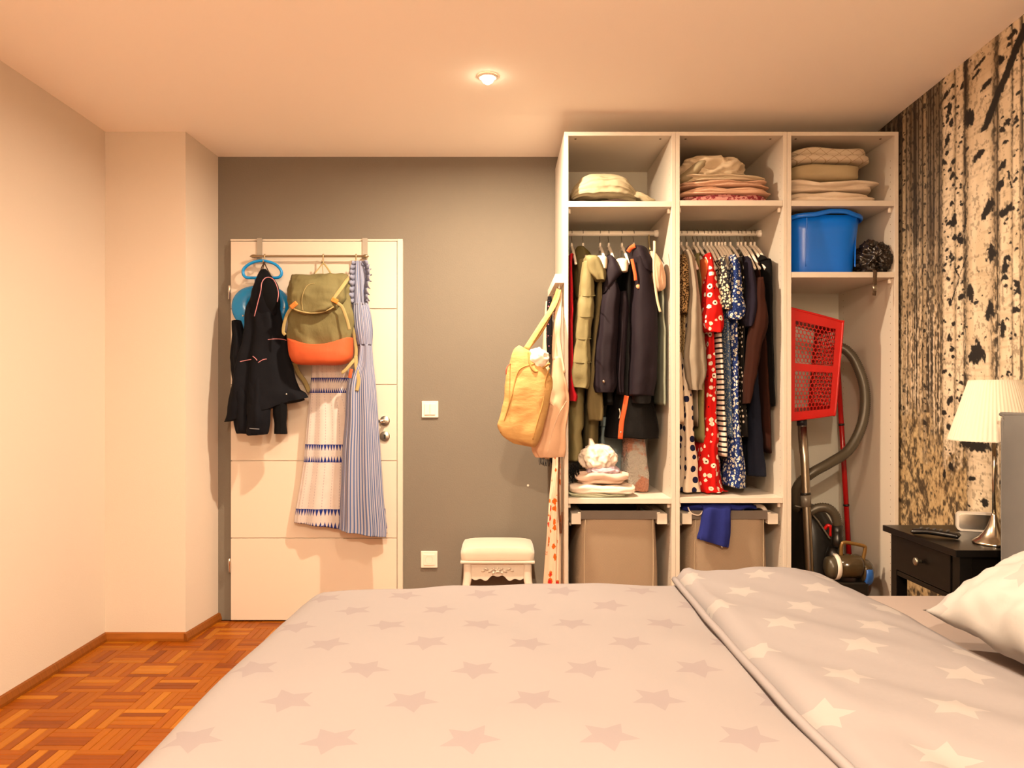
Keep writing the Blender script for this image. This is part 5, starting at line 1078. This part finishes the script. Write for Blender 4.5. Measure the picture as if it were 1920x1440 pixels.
m_fl = M('fluffy two tone plush'); m_fl.col(fluff(m_fl)).set(Roughness=1.0, Sheen_Weight=.3); m_fl.bump(m_fl.noise(110, detail=4), 1.0, .02); m_fl = m_fl.mat
tag(loft('plush_cushion', [(XX(1190, 3.66), 3.70, ZZ(800, 3.66), .050, .035), (XX(1191, 3.66), 3.70, ZZ(830, 3.66), .052, .05), (XX(1192, 3.66), 3.70, ZZ(865, 3.66), .058, .065), (XX(1193, 3.66), 3.70, ZZ(895, 3.66), .066, .07), (XX(1193, 3.66), 3.70, F0+.004, .062, .06)], m_fl, None, 56, 4, .003, 9, 3.0, wob=.005, wf=30, bot='cap', loc=(XX(1193, 3.66), 3.70, F0)), 'fluffy white and rust coloured cushion standing upright under the plum jacket', 'cushion')
# ---------------------------------------------------------------- pull-out laundry bins
m_bin = M('woven grey bin cloth'); x, y, z = m_bin.ob(); wv = ((x*900).sin()*(z*900).sin()); m_bin.col(m_bin.mix(wv*.5+.5, H('8E7A64'), H('9E8A74'))).set(Roughness=.9); m_bin.bump(wv, .2, .002); m_bin = m_bin.mat
m_hem = fab('grey bin hem', '6A6058', 240, .08, .05); m_in = fab('dark bin lining', '3C4046', 200, .1, .1)
def binset(u, lab):
    a, b_ = WX[u]+TH+.004, WX[u+1]-TH-.004; t = thing('laundry_bin', lab, 'laundry bin', ((a+b_)/2, 3.72, .15), 'pull-out laundry bins under the clothes')
    zr0, zr1 = ZZ(983, 3.47), ZZ(963, 3.47)
    l0 = a+.012; r1 = b_-.012
    for x0, x1 in ((l0, l0+.043), (r1-.045, r1)):
        box('slide_rail', x0, x1, 3.468, 3.98, zr0, zr1, m_ward, t, .002)
        s = -1 if x0 == l0 else 1; box('runner', x0-.010 if s < 0 else x1+.0005, x0-.0005 if s < 0 else x1+.010, 3.475, 3.97, zr0-.006, zr0+.006, m_steel, t)
    x0, x1 = l0+.046, r1-.048; zt = zr1+.006; zb = .17; n = 20; v, f = [], []
    cols = 64
    for i in range(n+1):
        g = i/n; bu = .022*math.sin(min(1, g*1.3)*math.pi/2)
        for k in range(cols):
            t_ = 2*math.pi*k/cols; c, s = se(math.cos(t_), 9), se(math.sin(t_), 9)
            v.append(((x0+x1)/2+c*((x1-x0)/2+bu*(1-abs(s)**6*.3)-.003*g), 3.725+s*(.24-.012*g)+(.006*math.sin(c*3)*g), zt+(zb-zt)*g))
    for i in range(n):
        for k in range(cols): f.append((i*cols+k, i*cols+(k+1) % cols, (i+1)*cols+(k+1) % cols, (i+1)*cols+k))
    f.append(tuple(range(n*cols, (n+1)*cols)))
    o = obj('cloth_bin', v, f, m_bin, t, True); md = o.modifiers.new('thickness', 'SOLIDIFY'); md.thickness = .003; md.offset = -1
    mb = MB()
    for y in (3.483, 3.965): mb.box(x0-.004, x1+.004, y-.004, y+.004, zt-.034, zt+.006, .0015)
    mb.make('hem_band', m_hem, t)
    for y in (3.483, 3.965): tube('hem_rod', [(l0+.03, y, zt-.005), (r1-.03, y, zt-.005)], .004, m_rail, t, 8)
    box('lining', x0+.012, x1-.012, 3.93, 3.945, zb+.02, zt-.004, m_in, t)
    for k in (.3, .65): box('strap_loop', x0+(x1-x0)*k, x0+(x1-x0)*k+.022, 3.922, 3.930, zt-.030, zt-.005, m_hem, t)
    for xx_ in (x0+.018, x1-.014): tube('bin_seam', [(xx_, 3.4835, zt-.035), (xx_-.004*(1 if xx_ < (x0+x1)/2 else -1), 3.492, .4), (xx_, 3.498, .2)], .0015, m_lin2, t, 5)
    return zt
binset(0, 'grey cloth laundry bin under the coats, empty at the rim'); zt = binset(1, 'grey cloth laundry bin under the dresses with a blue garment over its rim')
m_bl = fab('royal blue jersey', '20286E', 200, .12, .35)
t = thing('blue_garment', 'royal blue garment hanging over the rim of the laundry bin under the dresses', 'garment', (XX(1340, 3.46), 3.47, ZZ(1028, 3.46)))
loft('front_drape', [(XX(1346, 3.46), 3.50, zt+.03, .068, .03), (XX(1346, 3.46), 3.468, zt+.018, .066, .016), (XX(1344, 3.46), 3.462, zt-.02, .066, .014), (XX(1341, 3.46), 3.460, ZZ(995, 3.46), .068, .014), (XX(1338, 3.46), 3.458, ZZ(1012, 3.46), .069, .014, -.2), (XX(1337, 3.46), 3.458, ZZ(1018, 3.46), .066, .012, -.26)], m_bl, t, 64, 5, .004, 6, 3.0, wob=.005)
tag_ = tube('label', [P(1353, 1022, 3.445), P(1354, 1027, 3.445)], (.003, .001), m_plas, t, 6)
loft('heap', [(zt+.01, 3.60, XX(1285, 3.5), .012, .06), (zt+.02, 3.60, XX(1300, 3.5), .028, .10), (zt+.022, 3.60, XX(1340, 3.5), .034, .12), (zt+.018, 3.61, XX(1390, 3.5), .028, .12), (zt+.010, 3.62, XX(1420, 3.5), .016, .10)], m_bl, t, 48, 5, .006, 8, 2.2, axis='x', wob=.012, wf=14, bot='cap')
tube('white_piping', [P(1290, 951, 3.49), P(1296, 962, 3.475), P(1310, 966, 3.47), P(1318, 958, 3.475), P(1320, 950, 3.49)], .003, m_w1, t, 6)
tag(tube('white_strip', [P(1362, 951, 3.56), P(1390, 953, 3.55), P(1418, 949, 3.54), P(1430, 951, 3.53), P(1436, 960, 3.52)], (.004, .010), m_w1, None, 8, loc=P(1400, 955, 3.55)), 'white cloth edge showing behind the blue garment in the bin', 'cloth')
# ---------------------------------------------------------------- third unit: blue tub, black bag, basket, cleaning things
m_tub = M('glossy blue tub plastic'); m_tub.col(H('0A6CE0')).set(Roughness=.28); m_tub = m_tub.mat
S3 = SH[2][1]+.0128; yc = 3.66
t = thing('plastic_tub', 'large blue plastic tub on the shelf above the red basket', 'tub', (XX(1557, 3.49), yc, S3))
xl, xr = XX(1487, 3.485), XX(1626, 3.485); bl, br = XX(1491, 3.50), XX(1611, 3.50); zr = ZZ(402, 3.48); cx = (xl+xr)/2
def rr(i, x0, x1, yr, z, n=64, p=4.2):
    return [((x0+x1)/2+se(math.cos(2*math.pi*k/n), p)*(x1-x0)/2, yc+se(math.sin(2*math.pi*k/n), p)*yr, z) for k in range(n)]
lv = [rr(0, bl, br, .145, S3+.0008), rr(0, bl-.003, br+.003, .148, S3+.008)]
for g in (.25, .5, .75, 1.0): lv.append(rr(0, bl+(xl-bl)*g, br+(xr-br)*g, .148+.022*g, S3+.008+(zr-S3-.008)*g))
lv.append(rr(0, xl+.004, xr-.004, .166, zr)); 
for g in (.6, .2): lv.append(rr(0, bl+(xl-bl)*g+.004, br+(xr-br)*g-.004, .144+.022*g, S3+.010+(zr-S3-.01)*g))
n = 64; v = [q for l in lv for q in l]; f = [(i*n+k, i*n+(k+1) % n, (i+1)*n+(k+1) % n, (i+1)*n+k) for i in range(len(lv)-1) for k in range(n)]+[tuple(range(n))[::-1], tuple(range((len(lv)-1)*n, len(lv)*n))]
tb = obj('tub_body', v, f, m_tub, t)
rim = []
for k in range(96):
    a = 2*math.pi*k/96; c, s = se(math.cos(a), 4.2), se(math.sin(a), 4.2)
    up = .016*math.exp(-((c-.15)/.42)**4) if abs(s) > .9 else 0
    rim.append((cx+c*((xr-xl)/2+.008), yc+s*.176, zr+up-.010*(abs(c)**6)))
tube('rim', rim, (.007, .011), m_tub, t, 10, 1, True, (0, 0, 1))
for px in (1513, 1605): 
    tube('corner_rib', [on(tb, px, 405, 3.48, -.001), on(tb, px-1, 450, 3.48, -.001), on(tb, px-2, 500, 3.48, -.001)], .003, m_tub, tb, 8)
m_bwn = fab('brown fur cloth', '4A3A2C', 160, .2, .4); m_bag = plain('black plastic film', '241C16', .22)
tag(slab('brown_cloth', XX(1492, 3.52), XX(1620, 3.52), 3.56, 3.78, zr-.02, zr+.038, m_bwn, None, 5, 2, .008), 'folded brown cloth lying in the top of the blue tub', 'cloth')
t = thing('black_plastic_bag', 'crumpled black plastic bag squeezed between the blue tub and the panel', 'bag', (XX(1650, 3.52), 3.55, S3))
crumple('bag_body', (XX(1645, 3.50), 3.55, S3+.068), (.072, .085, .070), m_bag, t, 8, .6, 2.2, 5, S3+.0006)
crumple('bag_knot', (XX(1641, 3.49), 3.54, S3+.125), (.036, .03, .030), m_bag, t, 12, .7, 2.0, 4)
crumple('bag_corner', (XX(1659, 3.47), 3.475, S3+.058), (.030, .024, .034), m_bag, t, 15, .7, 2.0, 4)
tube('hanging_strap', [(XX(1639, 3.45), 3.50, S3+.02), (XX(1640, 3.445), 3.446, S3+.004), (XX(1640, 3.44), 3.438, S3-.03), P(1640, 536, 3.438)], (.009, .0015), m_bwn, t, 8, flat=(0, -1, 0)); tube('strap_clasp', [P(1640, 534, 3.438), P(1640, 545, 3.438)], (.0095, .003), m_steel, t, 8, flat=(0, -1, 0)); tube('strap_end', [P(1640, 545, 3.438), P(1639, 554, 3.438)], (.008, .002), m_bwn, t, 8, flat=(0, -1, 0))
# ---- red laundry basket with honeycomb sides, standing on end on the vacuum pipe
m_rb = plain('red basket plastic', 'B80E0C', .35)
t = thing('laundry_basket', 'red plastic laundry basket with honeycomb holes tipped over the vacuum pipe', 'basket', P(1530, 782, 3.54))
DBk = 3.52
c00, c10, c11, c01 = P(1461, 576, DBk), P(1581, 602, DBk), P(1566, 778, DBk), P(1461, 789, DBk)
c00.x = c01.x = WX[2]+TH+.006
def bil(a, b): return (c00*(1-a)+c10*a)*(1-b)+(c01*(1-a)+c11*a)*b
def comb(mb, a0, a1, b0, b1, r_, fnp, asp=1.0, depth=Vector((0, .004, 0))):
    """a panel of hexagonal holes between parameters a0..a1, b0..b1: every cell a six-sided ring with thickness"""
    row = 0; b = b0+r_*asp
    while b <= b1-r_*asp*.6:
        a = a0+r_*.87+(r_*.87 if row % 2 else 0)
        while a <= a1-r_*.5:
            o_, i_ = [], []
            for k in range(6):
                th = math.pi/6+k*math.pi/3; ox, oy = r_*1.01*math.cos(th), r_*1.01*asp*math.sin(th)
                o_.append(fnp(min(max(a+ox, a0), a1), min(max(b+oy, b0), b1))); i_.append(fnp(min(max(a+ox*.82, a0), a1), min(max(b+oy*.82, b0), b1)))
            nb = len(mb.v); mb.v += o_+i_+[q+depth for q in i_]+[q+depth for q in o_]
            for k in range(6):
                j = (k+1) % 6; mb.f += [(nb+k, nb+j, nb+6+j, nb+6+k), (nb+6+k, nb+6+j, nb+12+j, nb+12+k), (nb+12+k, nb+12+j, nb+18+j, nb+18+k)]
            a += r_*1.74
        b += r_*asp*1.5; row += 1
    return mb
def plate4(mb, q, dp):
    nb = len(mb.v); mb.v += [Vector(p) for p in q]+[Vector(p)+dp for p in q]
    mb.f += [(nb, nb+1, nb+2, nb+3), (nb+7, nb+6, nb+5, nb+4)]+[(nb+i, nb+4+i, nb+4+(i+1) % 4, nb+(i+1) % 4) for i in range(4)]
dp = Vector((0, .006, 0))
mb = MB(); A = (.16, .88); Bs = ((.10, .485), (.555, .93))
for a0, a1, b0, b1 in ((0, A[0], 0, 1), (A[1], 1, 0, 1), (A[0], A[1], 0, Bs[0][0]), (A[0], A[1], Bs[0][1], Bs[1][0]), (A[0], A[1], Bs[1][1], 1)):
    plate4(mb, [bil(a0, b0), bil(a1, b0), bil(a1, b1), bil(a0, b1)], dp)
ff = mb.make('front_frame', m_rb, t)
for b0, b1 in Bs: tag(comb(MB(), A[0]-.005, A[1]+.005, b0-.004, b1+.004, .040, bil, .62).make('honeycomb', m_rb, t), kind='stuff')
# the walls running back into the unit, the far wall pierced too
dy = .27
def side(p, q, name, holes):
    p, q = Vector(p), Vector(q); cen = (c00+c11)/2
    def fp(a, b): 
        base = p*(1-b)+q*b; tgt = base*.88+cen*.12; r_ = base*(1-a)+tgt*a; r_.y = DBk+a*dy; return r_
    nrm = (cen-(p+q)/2); nrm.y = 0; nrm = nrm.normalized()*.004
    mb = MB(); br_ = ((.08, .47), (.55, .92)) if holes else ()
    if not holes: plate4(mb, [fp(0, 0), fp(1, 0), fp(1, 1), fp(0, 1)], nrm)
    else:
        for a0, a1, b0, b1 in ((0, .12, 0, 1), (.88, 1, 0, 1), (.12, .88, 0, .08), (.12, .88, .47, .55), (.12, .88, .92, 1)): plate4(mb, [fp(a0, b0), fp(a1, b0), fp(a1, b1), fp(a0, b1)], nrm)
    o = mb.make(name, m_rb, t)
    if holes:
        for b0, b1 in br_: tag(comb(MB(), .115, .885, b0-.004, b1+.004, .045, fp, .62*1.1, nrm).make('honeycomb', m_rb, o), kind='stuff')
side(c00, c10, 'end_wall', False); side(c10, c11, 'side_wall', True); side(c01, c11, 'end_wall', False); side(c00, c01, 'side_wall', False)
rim = [c00+Vector((0, 0, 0)), (c00+c10)/2, c10+Vector((-.010, 0, -.002)), c10+Vector((-.001, 0, -.014)), (c10+c11)/2, c11+Vector((0, 0, .014)), c11+Vector((-.012, 0, .001)), (c11+c01)/2, c01]
tube('outer_edge', [q+Vector((0, .003, 0)) for q in rim], .006, m_rb, t, 8, 4)
# ---- vacuum cleaner: body, pipe and ribbed hose
m_vac = plain('black vacuum plastic', '15120F', .35); m_vac2 = plain('grey vacuum plastic', '6E675C', .35, .2); m_pipe = plain('satin steel pipe', 'A89E90', .28, 1.0); m_hose = plain('grey hose plastic', '4E473A', .4, .2)
t = thing('vacuum_cleaner', 'black vacuum cleaner with steel pipe and grey ribbed hose under the red basket', 'vacuum cleaner', (XX(1520, 3.7), 3.70, .084))
zb = .084
loft('body', [(XX(1515, 3.7), 3.74, ZZ(946, 3.7), .02, .05), (XX(1517, 3.7), 3.74, ZZ(952, 3.7), .06, .09), (XX(1523, 3.7), 3.74, ZZ(975, 3.7), .082, .12), (XX(1530, 3.7), 3.74, ZZ(1005, 3.7), .105, .14), (XX(1532, 3.7), 3.74, ZZ(1060, 3.7), .118, .155), (XX(1532, 3.7), 3.74, .28, .118, .16), (XX(1532, 3.7), 3.74, .14, .112, .16), (XX(1532, 3.7), 3.74, zb+.003, .10, .14)], m_vac, t, 56, p=3.0, bot='cap')
tube('trim_line', [P(1490, 948, 3.60), P(1512, 955, 3.585), P(1530, 972, 3.58), P(1546, 995, 3.575), P(1556, 1010, 3.575)], (.006, .004), m_vac2, t, 8); 
tube('release_lever', [P(1545, 994, 3.60), P(1552, 985, 3.59), P(1558, 990, 3.585), P(1557, 1005, 3.59)], .008, m_rb, t, 8)
def rib(r, d=.0022):
    return lambda g, i: r+(d if i % 2 else -d*.5)
def pathlen(pts): return sum((Vector(a)-Vector(b)).length for a, b in zip(pts[:-1], pts[1:]))
def hose(name, pts, r, parent):
    c = [Vector(p) for p in cr([tuple(p) for p in pts], 24)]; L = pathlen(c); N = int(L/.0042); out = []; acc = 0; j = 0; seg = [0]
    for a, b in zip(c[:-1], c[1:]): seg.append(seg[-1]+(b-a).length)
    for k in range(N+1):
        s = L*k/N
        while j < len(seg)-2 and seg[j+1] < s: j += 1
        u = (s-seg[j])/max(1e-9, seg[j+1]-seg[j]); out.append(c[j].lerp(c[j+1], min(1, u)))
    v, f = tube_geo(out, rib(r), 14, 1); return obj(name, v, f, m_hose, parent)
hose('ribbed_hose', [P(1560, 660, 3.70), P(1578, 652, 3.68), P(1600, 672, 3.66), P(1618, 715, 3.64), P(1622, 760, 3.63), P(1613, 805, 3.62), P(1590, 845, 3.61), P(1556, 868, 3.60), P(1524, 886, 3.60), P(1500, 906, 3.62), P(1491, 932, 3.66), P(1496, 955, 3.70)], .0225, t)
hose('ribbed_hose', [P(1518, 960, 3.57), P(1535, 952, 3.56), P(1552, 953, 3.55), P(1565, 965, 3.545), P(1571, 985, 3.545)], .0205, t)
lathe('hose_cuff', [(.023, 0), (.0245, -.03), (.0225, -.05), (.026, -.055), (.026, -.085), (.02, -.10)], P(1570, 985, 3.545), m_vac, t, 24)
lathe('hose_socket', [(.022, 0), (.032, -.03), (.036, -.10), (.03, -.14)], P(1562, 1026, 3.56), m_vac, t, 24)
tube('steel_pipe', [P(1505, 800, 3.565), P(1509, 870, 3.552), P(1513, 960, 3.535), P(1518, 1065, 3.515), P(1523, 1188, 3.50)], .0185, m_pipe, t, 18, 1)
tube('upper_pipe', [P(1504, 805, 3.568), P(1510, 915, 3.545)], lambda g, i: .0155, m_pipe, t, 18); 
tube('pipe_collar', [P(1510.5, 927, 3.541), P(1511.5, 950, 3.537)], .0225, m_vac2, t, 18); tube('pipe_ring', [P(1510, 924, 3.542), P(1510.5, 928, 3.5415)], .0235, m_vac, t, 18)
tube('grip', [P(1504, 793, 3.57), P(1505, 825, 3.563), P(1507, 850, 3.558)], lambda g, i: .0205-.003*g, plain('smoky grip plastic', '4A3E34', .2), t, 16); tube('grip_cap', [P(1503, 783, 3.572), P(1503.5, 798, 3.57)], .0225, plain('navy cap plastic', '12131E', .4), t, 16)
# ---- red broom handle
m_rh = plain('red lacquered handle', 'A0100F', .25)
t = thing('broom', 'thin red broom handle leaning in the corner behind the hose', 'broom', P(1596, 1190, 3.80))
tube('handle', [P(1571, 690, 3.90), P(1581, 850, 3.86), P(1593, 1060, 3.80)], .0125, m_rh, t, 14, 1)
for py, px, d in ((796, 1577.5, 3.873), (947, 1586.5, 3.833)): tube('joint_ring', [P(px, py-2, d), P(px+.2, py+2, d)], .0145, m_vac, t, 14)
tube('handle_end', [P(1593, 1060, 3.80), P(1598, 1140, 3.76)], .0125, m_rh, t, 14)
box('broom_head', XX(1585, 3.7), XX(1622, 3.7), 3.62, 3.86, .13, .16, m_rh, t, .006); mb = MB(); rn_ = random.Random(2)
for i in range(7):
    for k in range(24):
        x = XX(1588, 3.7)+i*.0125; y = 3.63+k*.0096; mb.box(x, x+.007, y, y+.006, .086, .131)
tag(mb.make('bristles', m_vac, t), kind='stuff')
# ---- small hand vacuum with a smoky canister and blue cap
m_smk = plain('smoky canister plastic', '3E3220', .12); m_cb = plain('blue end cap', '245AA8', .35); m_gld = plain('bronze handle plastic', '7A5A2C', .3, .3)
t = thing('hand_vacuum', 'small cordless hand vacuum with smoky canister and blue end cap beside the panel', 'hand vacuum', P(1595, 1150, 3.53))
ax = P(1570, 1060, 3.50); ex = P(1620, 1073, 3.50)
lathe('canister', [(.04, XX(1572, 3.5)), (.054, XX(1575, 3.5)), (.055, XX(1612, 3.5)), (.052, XX(1617, 3.5)), (.03, XX(1617, 3.5))], (0, 3.53, ZZ(1064, 3.5)), m_smk, t, 40, 'x')
lathe('cream_band', [(.056, XX(1567, 3.5)), (.060, XX(1568, 3.5)), (.060, XX(1574, 3.5)), (.056, XX(1575.5, 3.5))], (0, 3.53, ZZ(1065, 3.5)), m_plas, t, 40, 'x')
lathe('motor_housing', [(.03, XX(1553, 3.5)), (.046, XX(1556, 3.5)), (.055, XX(1567, 3.5))], (0, 3.53, ZZ(1066, 3.5)), plain('olive grey plastic', '4C4434', .35), t, 40, 'x')
lathe('end_cone', [(.053, XX(1617, 3.5)), (.056, XX(1622, 3.5)), (.050, XX(1632, 3.5)), (.036, XX(1638, 3.5)), (.01, XX(1640, 3.5))], (0, 3.53, ZZ(1072, 3.5)), m_smk, t, 40, 'x')
lathe('blue_cap', [(.0575, XX(1620, 3.5)), (.0585, XX(1623, 3.5)), (.053, XX(1632, 3.5)), (.050, XX(1634, 3.5))], (0, 3.527, ZZ(1078, 3.5)), m_cb, t, 40, 'x')
tube('handle', [P(1577, 1042, 3.52), P(1578, 1022, 3.52), P(1584, 1017, 3.52), P(1604, 1020, 3.52), P(1620, 1024, 3.52), P(1622, 1030, 3.52), P(1618, 1050, 3.52)], .0085, m_gld, t, 10, 5)
box('charging_stand', XX(1566, 3.5), XX(1626, 3.5), 3.48, 3.59, .084, ZZ(1090, 3.5), m_vac, t, .008)
